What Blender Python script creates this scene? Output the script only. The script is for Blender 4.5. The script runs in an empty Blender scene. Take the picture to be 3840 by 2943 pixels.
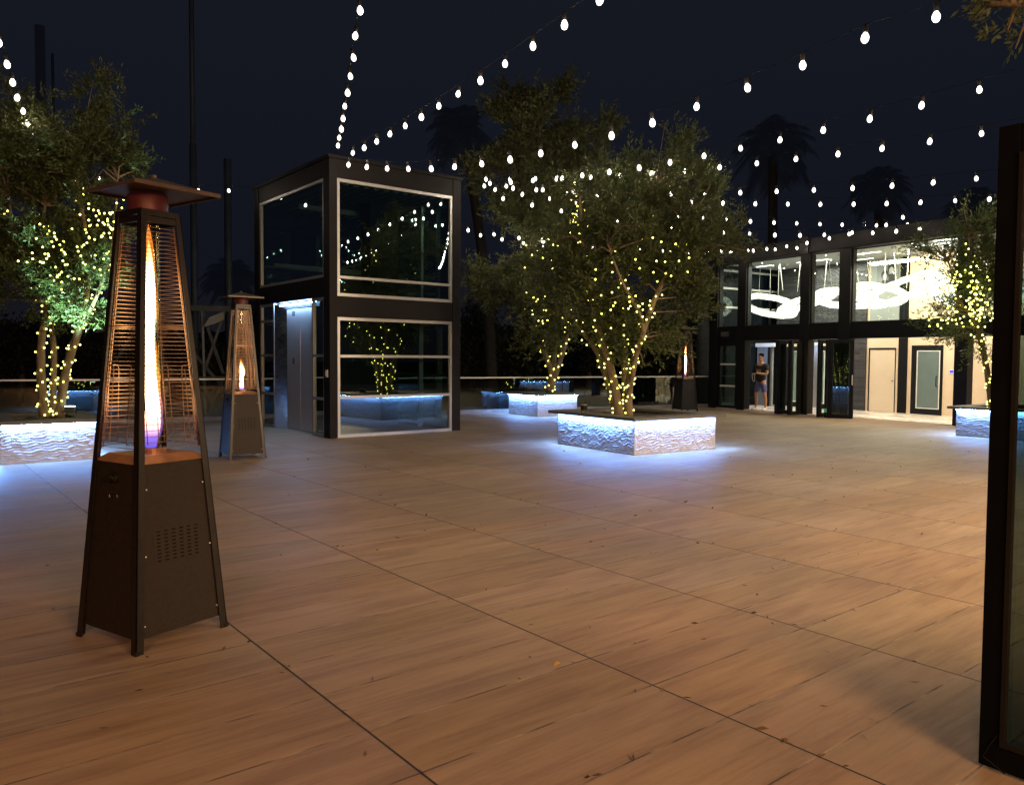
import bpy, bmesh, math, random
import numpy as np
from mathutils import Vector, Matrix
rnd = random.Random(11)
PI = math.pi
scene = bpy.context.scene
C = scene.collection
rad = math.radians

# ------------------------------------------------------------------ camera
HC = 1.47
FPX = 2954.5
YAW, PITCH, ROLL = 0.674377682, -0.0436153507, 0.00666129296
def cam_axes():
    fw = Vector((math.sin(YAW)*math.cos(PITCH), math.cos(YAW)*math.cos(PITCH), math.sin(PITCH)))
    r = Vector((math.cos(YAW), -math.sin(YAW), 0)); u = r.cross(fw)
    c, s = math.cos(ROLL), math.sin(ROLL)
    return c*r+s*u, -s*r+c*u, fw
AX_R, AX_U, AX_F = cam_axes()
def at(dx, dy, depth):
    """point at a given distance along the view axis for a position measured on the 2192 px wide print"""
    x = (dx*1.75182-1920)/FPX; y = -(dy*1.75182-1471.5)/FPX
    return Vector((0, 0, HC))+depth*(AX_F+x*AX_R+y*AX_U)
cd = bpy.data.cameras.new('camera'); cam = bpy.data.objects.new('camera', cd); C.objects.link(cam)
cd.sensor_width = 36; cd.lens = 36*FPX/3840; cd.clip_start = .05; cd.clip_end = 900
cam.matrix_world = Matrix(((AX_R.x, AX_U.x, -AX_F.x, 0), (AX_R.y, AX_U.y, -AX_F.y, 0), (AX_R.z, AX_U.z, -AX_F.z, HC), (0, 0, 0, 1)))
scene.camera = cam

# ------------------------------------------------------------------ materials
def newmat(name):
    m = bpy.data.materials.new(name); m.use_nodes = True
    nt = m.node_tree; nt.nodes.clear()
    return m, nt, nt.nodes, nt.links
def N(nodes, t, **kw):
    n = nodes.new(t)
    for k, v in kw.items(): setattr(n, k, v)
    return n
def pbr(name, col, rough=.5, metal=0.0, var=.15, scale=6.0, bump=0.0, bscale=60.0, spec=.5, stretch=(1, 1, 1)):
    m, nt, n, l = newmat(name)
    out = N(n, 'ShaderNodeOutputMaterial'); b = N(n, 'ShaderNodeBsdfPrincipled')
    b.inputs['Roughness'].default_value = rough; b.inputs['Metallic'].default_value = metal
    b.inputs['Specular IOR Level'].default_value = spec
    tc = N(n, 'ShaderNodeTexCoord'); mp = N(n, 'ShaderNodeMapping'); mp.inputs['Scale'].default_value = stretch
    l.new(tc.outputs['Object'], mp.inputs['Vector'])
    nz = N(n, 'ShaderNodeTexNoise'); nz.inputs['Scale'].default_value = scale; nz.inputs['Detail'].default_value = 6
    l.new(mp.outputs['Vector'], nz.inputs['Vector'])
    rp = N(n, 'ShaderNodeValToRGB')
    c0 = [max(0, c*(1-var)) for c in col]; c1 = [min(1, c*(1+var)) for c in col]
    rp.color_ramp.elements[0].position = .3; rp.color_ramp.elements[1].position = .7
    rp.color_ramp.elements[0].color = (*c0, 1); rp.color_ramp.elements[1].color = (*c1, 1)
    l.new(nz.outputs['Fac'], rp.inputs['Fac']); l.new(rp.outputs['Color'], b.inputs['Base Color'])
    rr = N(n, 'ShaderNodeMapRange'); rr.inputs['To Min'].default_value = max(.02, rough-.08); rr.inputs['To Max'].default_value = min(1, rough+.1)
    l.new(nz.outputs['Fac'], rr.inputs['Value']); l.new(rr.outputs['Result'], b.inputs['Roughness'])
    if bump:
        n2 = N(n, 'ShaderNodeTexNoise'); n2.inputs['Scale'].default_value = bscale; n2.inputs['Detail'].default_value = 4
        l.new(mp.outputs['Vector'], n2.inputs['Vector'])
        bp = N(n, 'ShaderNodeBump'); bp.inputs['Strength'].default_value = bump; bp.inputs['Distance'].default_value = .01
        l.new(n2.outputs['Fac'], bp.inputs['Height']); l.new(bp.outputs['Normal'], b.inputs['Normal'])
    l.new(b.outputs['BSDF'], out.inputs['Surface'])
    return m
def emit(name, col, s, sample=True):
    m, nt, n, l = newmat(name)
    out = N(n, 'ShaderNodeOutputMaterial'); e = N(n, 'ShaderNodeEmission')
    e.inputs['Color'].default_value = (*col, 1); e.inputs['Strength'].default_value = s
    l.new(e.outputs['Emission'], out.inputs['Surface'])
    if not sample: m.cycles.emission_sampling = 'NONE'
    return m
def glass(name, tint, ior=1.7, mult=1.0, rough=0.0, dirt=0.0):
    m, nt, n, l = newmat(name)
    out = N(n, 'ShaderNodeOutputMaterial'); t = N(n, 'ShaderNodeBsdfTransparent'); t.inputs['Color'].default_value = (*tint, 1)
    g = N(n, 'ShaderNodeBsdfGlossy'); g.inputs['Roughness'].default_value = rough; g.inputs['Color'].default_value = (.86, 1.0, .97, 1)
    f = N(n, 'ShaderNodeFresnel'); f.inputs['IOR'].default_value = ior
    mu = N(n, 'ShaderNodeMath', operation='MULTIPLY'); mu.inputs[1].default_value = mult; mu.use_clamp = True
    l.new(f.outputs['Fac'], mu.inputs[0])
    mx = N(n, 'ShaderNodeMixShader'); l.new(mu.outputs['Value'], mx.inputs['Fac'])
    l.new(t.outputs['BSDF'], mx.inputs[1]); l.new(g.outputs['BSDF'], mx.inputs[2])
    sh = mx.outputs['Shader']
    if dirt:
        d = N(n, 'ShaderNodeBsdfDiffuse'); d.inputs['Color'].default_value = (.5, .5, .5, 1)
        m2 = N(n, 'ShaderNodeMixShader'); m2.inputs['Fac'].default_value = dirt
        l.new(sh, m2.inputs[1]); l.new(d.outputs['BSDF'], m2.inputs[2]); sh = m2.outputs['Shader']
    l.new(sh, out.inputs['Surface'])
    return m
def leafmat(name, dark, light, trans=.3):
    m, nt, n, l = newmat(name)
    out = N(n, 'ShaderNodeOutputMaterial')
    at_ = N(n, 'ShaderNodeAttribute'); at_.attribute_name = 'tone'
    rp = N(n, 'ShaderNodeValToRGB'); rp.color_ramp.elements[0].color = (*dark, 1); rp.color_ramp.elements[1].color = (*light, 1)
    l.new(at_.outputs['Fac'], rp.inputs['Fac'])
    b = N(n, 'ShaderNodeBsdfPrincipled'); b.inputs['Roughness'].default_value = .5; b.inputs['Specular IOR Level'].default_value = .35
    l.new(rp.outputs['Color'], b.inputs['Base Color'])
    t = N(n, 'ShaderNodeBsdfTranslucent'); l.new(rp.outputs['Color'], t.inputs['Color'])
    mx = N(n, 'ShaderNodeMixShader'); mx.inputs['Fac'].default_value = trans
    l.new(b.outputs['BSDF'], mx.inputs[1]); l.new(t.outputs['BSDF'], mx.inputs[2]); l.new(mx.outputs['Shader'], out.inputs['Surface'])
    return m
def floor_mat():
    m, nt, n, l = newmat('wood look paver')
    out = N(n, 'ShaderNodeOutputMaterial'); b = N(n, 'ShaderNodeBsdfPrincipled')
    tc = N(n, 'ShaderNodeTexCoord'); sx = N(n, 'ShaderNodeSeparateXYZ'); l.new(tc.outputs['Object'], sx.inputs['Vector'])
    def math_(op, a, bb=None, c=None):
        q = N(n, 'ShaderNodeMath', operation=op)
        for i, v in enumerate((a, bb, c)):
            if v is None: continue
            if isinstance(v, (int, float)): q.inputs[i].default_value = v
            else: l.new(v, q.inputs[i])
        return q.outputs['Value']
    TX, TY = 1.2255, .4035
    u = math_('DIVIDE', math_('SUBTRACT', sx.outputs['X'], 2.687), TX)
    v = math_('DIVIDE', math_('SUBTRACT', sx.outputs['Y'], 1.927), TY)
    fu, fv = math_('FLOOR', u), math_('FLOOR', v)
    cell = N(n, 'ShaderNodeCombineXYZ'); l.new(fu, cell.inputs['X']); l.new(fv, cell.inputs['Y'])
    wn = N(n, 'ShaderNodeTexWhiteNoise', noise_dimensions='2D'); l.new(cell.outputs['Vector'], wn.inputs['Vector'])
    # distance to the joints in metres
    du = math_('MULTIPLY', math_('SUBTRACT', .5, math_('ABSOLUTE', math_('SUBTRACT', math_('FRACT', u), .5))), TX)
    dv = math_('MULTIPLY', math_('SUBTRACT', .5, math_('ABSOLUTE', math_('SUBTRACT', math_('FRACT', v), .5))), TY)
    def smooth(x, a, bb):
        q = N(n, 'ShaderNodeMapRange', interpolation_type='SMOOTHSTEP'); l.new(x, q.inputs['Value'])
        q.inputs['From Min'].default_value = a; q.inputs['From Max'].default_value = bb
        q.inputs['To Min'].default_value = 1; q.inputs['To Max'].default_value = 0
        return q.outputs['Result']
    ju = smooth(du, .0028, .0068); jv = smooth(dv, .0014, .0062)
    # grain: long streaks along X, shifted per tile
    off = N(n, 'ShaderNodeCombineXYZ'); l.new(math_('MULTIPLY', wn.outputs['Value'], 37.0), off.inputs['Z'])
    l.new(math_('MULTIPLY', wn.outputs['Value'], 11.0), off.inputs['X'])
    va = N(n, 'ShaderNodeVectorMath', operation='ADD'); l.new(tc.outputs['Object'], va.inputs[0]); l.new(off.outputs['Vector'], va.inputs[1])
    def streak(sxx, syy, det, dist=0.0):
        mp = N(n, 'ShaderNodeMapping'); mp.inputs['Scale'].default_value = (sxx, syy, 1)
        l.new(va.outputs['Vector'], mp.inputs['Vector'])
        q = N(n, 'ShaderNodeTexNoise'); q.inputs['Scale'].default_value = 1; q.inputs['Detail'].default_value = det; q.inputs['Distortion'].default_value = dist
        l.new(mp.outputs['Vector'], q.inputs['Vector']); return q.outputs['Fac']
    g1 = streak(1.1, 9, 5, .6); g2 = streak(2.5, 38, 6, .3); g3 = streak(22, 260, 4)
    gs = math_('ADD', math_('MULTIPLY', g1, .56), math_('ADD', math_('MULTIPLY', g2, .31), math_('MULTIPLY', g3, .16)))
    rp = N(n, 'ShaderNodeValToRGB'); e = rp.color_ramp.elements
    e[0].position = .30; e[0].color = (.172, .108, .063, 1); e[1].position = .70; e[1].color = (.350, .250, .155, 1)
    k = e.new(.43); k.color = (.225, .142, .080, 1); k = e.new(.53); k.color = (.282, .194, .116, 1)
    l.new(gs, rp.inputs['Fac'])
    # per tile brightness / hue
    hs = N(n, 'ShaderNodeHueSaturation')
    sc = N(n, 'ShaderNodeSeparateColor'); l.new(wn.outputs['Color'], sc.inputs['Color'])
    l.new(math_('ADD', 1.04, math_('MULTIPLY', sc.outputs['Red'], .20)), hs.inputs['Value'])
    l.new(math_('ADD', .493, math_('MULTIPLY', sc.outputs['Green'], .014)), hs.inputs['Hue'])
    l.new(math_('ADD', .80, math_('MULTIPLY', sc.outputs['Blue'], .2)), hs.inputs['Saturation'])
    l.new(rp.outputs['Color'], hs.inputs['Color'])
    # stains
    st = N(n, 'ShaderNodeTexNoise'); st.inputs['Scale'].default_value = .55; st.inputs['Detail'].default_value = 5; l.new(tc.outputs['Object'], st.inputs['Vector'])
    mr = N(n, 'ShaderNodeMapRange'); l.new(st.outputs['Fac'], mr.inputs['Value']); mr.inputs['From Min'].default_value = .3; mr.inputs['From Max'].default_value = .7
    mr.inputs['To Min'].default_value = .8; mr.inputs['To Max'].default_value = 1.12
    m1 = N(n, 'ShaderNodeMix', data_type='RGBA', blend_type='MULTIPLY'); m1.inputs['Factor'].default_value = 1
    l.new(hs.outputs['Color'], m1.inputs['A']); l.new(mr.outputs['Result'], m1.inputs['B'])
    # joints: dark for the long ones, dusty for the short ones
    jn = N(n, 'ShaderNodeTexNoise'); jn.inputs['Scale'].default_value = 5; jn.inputs['Detail'].default_value = 5; l.new(tc.outputs['Object'], jn.inputs['Vector'])
    dust = N(n, 'ShaderNodeValToRGB'); dust.color_ramp.elements[0].position = .42; dust.color_ramp.elements[0].color = (.05, .035, .025, 1)
    dust.color_ramp.elements[1].position = .66; dust.color_ramp.elements[1].color = (.42, .34, .24, 1); l.new(jn.outputs['Fac'], dust.inputs['Fac'])
    m2 = N(n, 'ShaderNodeMix', data_type='RGBA'); l.new(math_('MULTIPLY', jv, .95), m2.inputs['Factor']); l.new(m1.outputs['Result'], m2.inputs['A']); l.new(dust.outputs['Color'], m2.inputs['B'])
    m3 = N(n, 'ShaderNodeMix', data_type='RGBA'); l.new(ju, m3.inputs['Factor']); l.new(m2.outputs['Result'], m3.inputs['A']); m3.inputs['B'].default_value = (.012, .009, .007, 1)
    l.new(m3.outputs['Result'], b.inputs['Base Color'])
    l.new(math_('ADD', .40, math_('MULTIPLY', g1, .28)), b.inputs['Roughness']); b.inputs['Specular IOR Level'].default_value = .35
    hgt = math_('SUBTRACT', math_('MULTIPLY', g3, .12), math_('ADD', ju, math_('MULTIPLY', jv, .6)))
    bp = N(n, 'ShaderNodeBump'); bp.inputs['Strength'].default_value = .5; bp.inputs['Distance'].default_value = .004
    l.new(hgt, bp.inputs['Height']); l.new(bp.outputs['Normal'], b.inputs['Normal'])
    l.new(b.outputs['BSDF'], out.inputs['Surface'])
    return m
M = {}
M['floor'] = floor_mat()
M['dark_steel'] = pbr('dark brown painted steel', (.0065, .0058, .0066), .62, .0, .25, 9, .06, 90, spec=.16)
M['panel_frame'] = pbr('near black door leaf frame', (.0026, .0032, .0042), .75, 0, .2, 9, spec=.03)
M['black_frame'] = pbr('black painted frame', (.006, .006, .0065), .5, 0, .2, 8, spec=.2)
M['black_wall'] = pbr('black fascia panel', (.0028, .0028, .0034), .65, 0, .25, 3, spec=.2)
M['silver'] = pbr('brushed aluminium frame', (.36, .37, .37), .42, .7, .08, 30, stretch=(1, 1, 6))
M['chrome'] = pbr('polished stainless steel', (.62, .63, .64), .16, 1.0, .1, 4, .25, 7)
M['stainless'] = pbr('brushed stainless door', (.60, .58, .55), .30, .72, .12, 14, .12, 40, stretch=(9, 9, .4))
M['tower_glass'] = glass('dark tinted tower glass', (.34, .47, .45), 2.2, 1.6)
M['lobby_glass'] = glass('clear lobby glass', (.84, .95, .91), 1.5, 1.5)
M['panel_glass'] = glass('dark tinted panel glass', (.10, .15, .14), 1.45, .8)
M['door_glass'] = glass('smoked door glass', (.45, .62, .6), 1.6, 1.3)
M['rail_glass'] = glass('reflective rail glass', (.42, .5, .5), 1.75, 1.6)
M['tube_glass'] = glass('borosilicate tube glass', (.96, .95, .93), 1.35, .9)
M['frosted'] = pbr('frosted door glass', (.12, .17, .16), .45, 0, .06, 5)
M['heater_steel'] = pbr('hammered bronze powder coat', (.0175, .0132, .0100), .50, .2, .25, 40, .35, 260, spec=.35)
M['heater_leg'] = pbr('black heater leg', (.011, .0085, .007), .36, .3, .2, 20, .1, 120)
M['heater_cap'] = pbr('brown reflector sheet', (.085, .062, .050), .45, .4, .2, 10)
M['burner_plate'] = pbr('burner plate with painted flame glow', (.42, .21, .10), .34, .6, .2, 14)  # dark steel coloured copper to paint in the flame's light
M['wire'] = pbr('brown guard wire', (.20, .12, .075), .35, .8, .2, 30)  # warm brown metal wire
M['screw'] = pbr('zinc screw head', (.75, .72, .68), .25, .9, .05, 30)
M['slot'] = pbr('louver slot shadow', (.0075, .006, .005), .9, 0, .1, 20, spec=0)
M['emblem'] = pbr('embossed dark emblem', (.05, .04, .032), .3, .6, .2, 50)
M['stone'] = pbr('split face ledger stone', (.44, .44, .45), .75, 0, .15, 14, .4, 70)
M['cap'] = pbr('dark grey coping slab', (.11, .105, .10), .6, 0, .2, 9, .2, 60)
M['soil'] = pbr('dark planting soil', (.03, .022, .016), .95, 0, .4, 18, .8, 50)
M['bark'] = pbr('rough olive bark', (.15, .115, .075), .9, 0, .35, 12, .9, 40, stretch=(1, 1, .35))
M['palm_bark'] = pbr('fibrous palm bark', (.05, .042, .036), .95, 0, .3, 10, .9, 22, stretch=(.6, .6, 3))
M['leaf'] = leafmat('olive leaf', (.028, .043, .014), (.105, .130, .048), .36)
M['leaf_far'] = leafmat('brightened grey green olive leaf', (.055, .075, .030), (.19, .215, .10), .36)  # lighter copy of the olive leaf, lifting a crown few bulbs reach
M['leaf_feather'] = leafmat('feathery leaf', (.035, .060, .016), (.11, .15, .045))
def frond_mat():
    m = leafmat('palm frond with painted haze', (.03, .036, .02), (.08, .09, .05), .2); nt = m.node_tree; b = [q for q in nt.nodes if q.type == 'BSDF_PRINCIPLED'][0]
    b.inputs['Emission Color'].default_value = (.42, .55, 1, 1); b.inputs['Emission Strength'].default_value = .0060; m.cycles.emission_sampling = 'NONE'; return m  # faint blue emission paints night haze into the fronds
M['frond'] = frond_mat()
M['leaf_dark'] = leafmat('night shade leaf', (.03, .036, .02), (.08, .09, .05), .2)
def bulb_mat():
    m, nt, n, l = newmat('frosted bulb glass'); out = N(n, 'ShaderNodeOutputMaterial'); t = N(n, 'ShaderNodeBsdfTransparent'); e = N(n, 'ShaderNodeEmission'); a = N(n, 'ShaderNodeAddShader')
    e.inputs['Color'].default_value = (1, .92, .82, 1); e.inputs['Strength'].default_value = 2.2; l.new(t.outputs['BSDF'], a.inputs[0]); l.new(e.outputs['Emission'], a.inputs[1]); l.new(a.outputs['Shader'], out.inputs['Surface'])
    m.cycles.emission_sampling = 'NONE'; return m
M['bulb'] = bulb_mat()
M['filament'] = emit('white hot filament', (1.0, .82, .63), 300)
M['bulb_off'] = glass('burnt out bulb glass', (.6, .6, .6), 1.5, 2)
M['socket'] = pbr('black rubber socket', (.012, .012, .012), .5)
M['cable'] = pbr('black cable', (.006, .006, .007), .7, spec=.1)
M['fairy'] = emit('warm fairy light', (1.0, .95, .17), 8)
M['fairy_wire'] = pbr('green fairy wire', (.02, .03, .012), .5)
M['led'] = emit('blue white led strip', (.17, .39, 1.0), 330)
M['led_dim'] = emit('blue door strip light', (.3, .55, 1.0), 230)
M['flame_core'] = None
M['ember'] = emit('glowing burner mesh', (1.0, .10, .06), .10)
M['ceil_light'] = emit('warm ceiling light', (1.0, .95, .82), 5)
M['chain'] = None
M['beige'] = pbr('beige painted wall', (.66, .53, .37), .75, 0, .03, 3)
M['door_beige'] = pbr('cream flush door', (.70, .58, .42), .5, 0, .03, 3)
M['white_floor'] = pbr('polished cream floor tile', (.66, .60, .52), .25, 0, .06, 2)
M['ceiling'] = pbr('pale grey ceiling', (.42, .43, .43), .8, 0, .03, 3)
M['grey_wall'] = pbr('grey upper wall', (.26, .28, .27), .75, 0, .06, 2)
M['darkstone'] = None
M['blue_screen'] = emit('blue thermostat screen', (.05, .04, 1.0), 2.2, False)
M['green_tag'] = emit('green sticker glow', (.2, .75, .35), .25, False)
M['white_plastic'] = pbr('white plastic', (.75, .74, .70), .4, 0, .04, 20)
M['white_bar'] = pbr('pale glazing bar', (.72, .72, .66), .4, .2, .04, 20)
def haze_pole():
    m = pbr('dark pole with painted haze', (.012, .012, .015), .8, 0, .1, 3, spec=.1); b = [q for q in m.node_tree.nodes if q.type == 'BSDF_PRINCIPLED'][0]
    b.inputs['Emission Color'].default_value = (.5, .6, 1, 1); b.inputs['Emission Strength'].default_value = .0052; m.cycles.emission_sampling = 'NONE'; return m  # dim bluish emission stands in for airlight in front of the pole
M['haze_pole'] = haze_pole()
M['pole'] = pbr('galvanised pole', (.05, .07, .10), .6, .2, .2, 3)
M['truss'] = pbr('grey truss steel', (.17, .19, .20), .55, .3, .2, 5)
M['tarp'] = pbr('pale tarpaulin', (.45, .50, .45), .8, 0, .15, 3, .4, 6)
M['skin'] = pbr('skin', (.40, .21, .13), .5, 0, .08, 20)
M['hair'] = pbr('dark hair', (.008, .005, .004), .8, 0, .3, 40, spec=.1)
M['shirt'] = pbr('black cotton', (.012, .011, .012), .85, 0, .2, 20)
M['print'] = pbr('grey shirt print', (.17, .14, .11), .8, 0, .4, 30)
M['shorts'] = pbr('blue violet shorts', (.075, .08, .22), .8, 0, .15, 20)
M['shoe'] = pbr('pale trainers', (.8, .78, .74), .6, 0, .1, 20)
M['phone'] = pbr('black phone', (.015, .015, .017), .2)
M['cord'] = pbr('pale cord', (.6, .58, .52), .6)
M['photo_dark'] = None
M['earth'] = pbr('night ground', (.03, .028, .024), .95, 0, .3, .3)
M['fallen'] = leafmat('dry fallen leaf', (.05, .028, .012), (.20, .13, .06), .1)
M['yellow_leaf'] = pbr('yellow leaf', (.75, .42, .03), .5, 0, .15, 40)
M['exit_face'] = pbr('dim sign face', (.05, .05, .05), .4)
M['exit_letter'] = pbr('dim sign letters', (.16, .16, .15), .5)
M['lamp_glass'] = emit('green white floodlight lens', (.7, 1.0, .8), 14)
M['lens_off'] = pbr('pale dead lens', (.5, .46, .38), .3)
M['concrete'] = pbr('kerb concrete', (.22, .21, .2), .8, 0, .2, 5, .3, 40)
M['sheet'] = pbr('deck soffit sheet', (.30, .34, .33), .6, .2, .1, 3)
M['column_dark'] = pbr('dark hoist column', (.006, .007, .007), .6, .2, .2, 4)

def flame_mat(name, hot):
    m, nt, n, l = newmat(name)
    out = N(n, 'ShaderNodeOutputMaterial'); tc = N(n, 'ShaderNodeTexCoord')
    sx = N(n, 'ShaderNodeSeparateXYZ'); l.new(tc.outputs['Generated'], sx.inputs['Vector'])
    e = N(n, 'ShaderNodeEmission')
    rp = N(n, 'ShaderNodeValToRGB'); el = rp.color_ramp.elements
    if hot:
        el[0].position = 0; el[0].color = (.10, .08, .55, 1); el[1].position = 1; el[1].color = (1, .30, .05, 1)
        for pz, cc in ((.05, (.22, .13, .60)), (.11, (.9, .42, .28)), (.19, (1, .70, .38)), (.75, (1, .70, .36)), (.90, (1, .48, .13))):
            k = el.new(pz); k.color = (*cc, 1)
        sr = N(n, 'ShaderNodeValToRGB'); s = sr.color_ramp.elements
        s[0].position = 0; s[0].color = (.07,)*3+(1,); s[1].position = 1; s[1].color = (.12,)*3+(1,)
        for pz, vv in ((.05, .07), (.12, .25), (.2, 1), (.78, 1), (.92, .35)):
            k = s.new(pz); k.color = (vv, vv, vv, 1)
        l.new(sx.outputs['Z'], sr.inputs['Fac'])
        mm = N(n, 'ShaderNodeMath', operation='MULTIPLY'); mm.inputs[1].default_value = hot
        l.new(sr.outputs['Color'], mm.inputs[0]); l.new(mm.outputs['Value'], e.inputs['Strength'])
        l.new(sx.outputs['Z'], rp.inputs['Fac']); l.new(rp.outputs['Color'], e.inputs['Color'])
        l.new(e.outputs['Emission'], out.inputs['Surface'])
    else:
        el[0].position = 0; el[0].color = (.12, .08, .7, 1); el[1].position = 1; el[1].color = (1, .26, .03, 1)
        k = el.new(.14); k.color = (.5, .2, .4, 1); k = el.new(.28); k.color = (1, .33, .06, 1)
        l.new(sx.outputs['Z'], rp.inputs['Fac']); l.new(rp.outputs['Color'], e.inputs['Color'])
        e.inputs['Strength'].default_value = 2.0
        t = N(n, 'ShaderNodeBsdfTransparent'); mx = N(n, 'ShaderNodeMixShader')
        mp = N(n, 'ShaderNodeMapping'); mp.inputs['Scale'].default_value = (26, 26, 4); l.new(tc.outputs['Object'], mp.inputs['Vector'])
        nz = N(n, 'ShaderNodeTexNoise'); nz.inputs['Scale'].default_value = 1; nz.inputs['Detail'].default_value = 3; l.new(mp.outputs['Vector'], nz.inputs['Vector'])
        mr = N(n, 'ShaderNodeMapRange'); l.new(nz.outputs['Fac'], mr.inputs['Value']); mr.inputs['From Min'].default_value = .35; mr.inputs['From Max'].default_value = .7
        mr.inputs['To Min'].default_value = .10; mr.inputs['To Max'].default_value = .55
        l.new(mr.outputs['Result'], mx.inputs['Fac']); l.new(t.outputs['BSDF'], mx.inputs[1]); l.new(e.outputs['Emission'], mx.inputs[2])
        l.new(mx.outputs['Shader'], out.inputs['Surface'])
        m.cycles.emission_sampling = 'NONE'
    return m
M['flame_core'] = flame_mat('flame core', 25.0); M['flame_outer'] = flame_mat('flame outer', 0)
def chain_mat():
    m, nt, n, l = newmat('crystal light chain'); out = N(n, 'ShaderNodeOutputMaterial'); e = N(n, 'ShaderNodeEmission')
    tc = N(n, 'ShaderNodeTexCoord'); vo = N(n, 'ShaderNodeTexVoronoi'); vo.inputs['Scale'].default_value = 14; l.new(tc.outputs['Object'], vo.inputs['Vector'])
    mr = N(n, 'ShaderNodeMapRange'); l.new(vo.outputs['Distance'], mr.inputs['Value']); mr.inputs['From Max'].default_value = .7
    mr.inputs['To Min'].default_value = 6.0; mr.inputs['To Max'].default_value = 1.25
    e.inputs['Color'].default_value = (1, .93, .74, 1); l.new(mr.outputs['Result'], e.inputs['Strength']); l.new(e.outputs['Emission'], out.inputs['Surface'])
    return m
M['chain'] = chain_mat()
def darkstone():
    m, nt, n, l = newmat('dark stacked stone'); out = N(n, 'ShaderNodeOutputMaterial'); b = N(n, 'ShaderNodeBsdfPrincipled')
    tc = N(n, 'ShaderNodeTexCoord'); mp = N(n, 'ShaderNodeMapping'); mp.inputs['Rotation'].default_value = (rad(90), 0, 0); l.new(tc.outputs['Object'], mp.inputs['Vector'])
    br = N(n, 'ShaderNodeTexBrick'); br.inputs['Scale'].default_value = 1; br.inputs['Brick Width'].default_value = .42; br.inputs['Row Height'].default_value = .055
    br.inputs['Mortar Size'].default_value = .004; br.inputs['Color1'].default_value = (.035, .034, .036, 1); br.inputs['Color2'].default_value = (.075, .074, .074, 1); br.inputs['Mortar'].default_value = (.005, .005, .005, 1)
    l.new(mp.outputs['Vector'], br.inputs['Vector']); l.new(br.outputs['Color'], b.inputs['Base Color']); b.inputs['Roughness'].default_value = .35
    nz = N(n, 'ShaderNodeTexNoise'); nz.inputs['Scale'].default_value = 9; nz.inputs['Detail'].default_value = 5; l.new(tc.outputs['Object'], nz.inputs['Vector'])
    ad = N(n, 'ShaderNodeMath', operation='ADD'); l.new(nz.outputs['Fac'], ad.inputs[0]); l.new(br.outputs['Fac'], ad.inputs[1])
    bp = N(n, 'ShaderNodeBump'); bp.inputs['Strength'].default_value = .9; bp.inputs['Distance'].default_value = .03; l.new(ad.outputs['Value'], bp.inputs['Height']); l.new(bp.outputs['Normal'], b.inputs['Normal'])
    l.new(b.outputs['BSDF'], out.inputs['Surface']); return m
M['darkstone'] = darkstone()
M['photo_dark'] = pbr('black and white portrait print', (.17, .18, .18), .4, 0, .35, 2.5)
M['photo_ink'] = pbr('portrait dark ink', (.02, .02, .022), .5, 0, .2, 6)
M['photo_pale'] = pbr('portrait pale ink', (.36, .36, .35), .5, 0, .15, 6)

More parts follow.
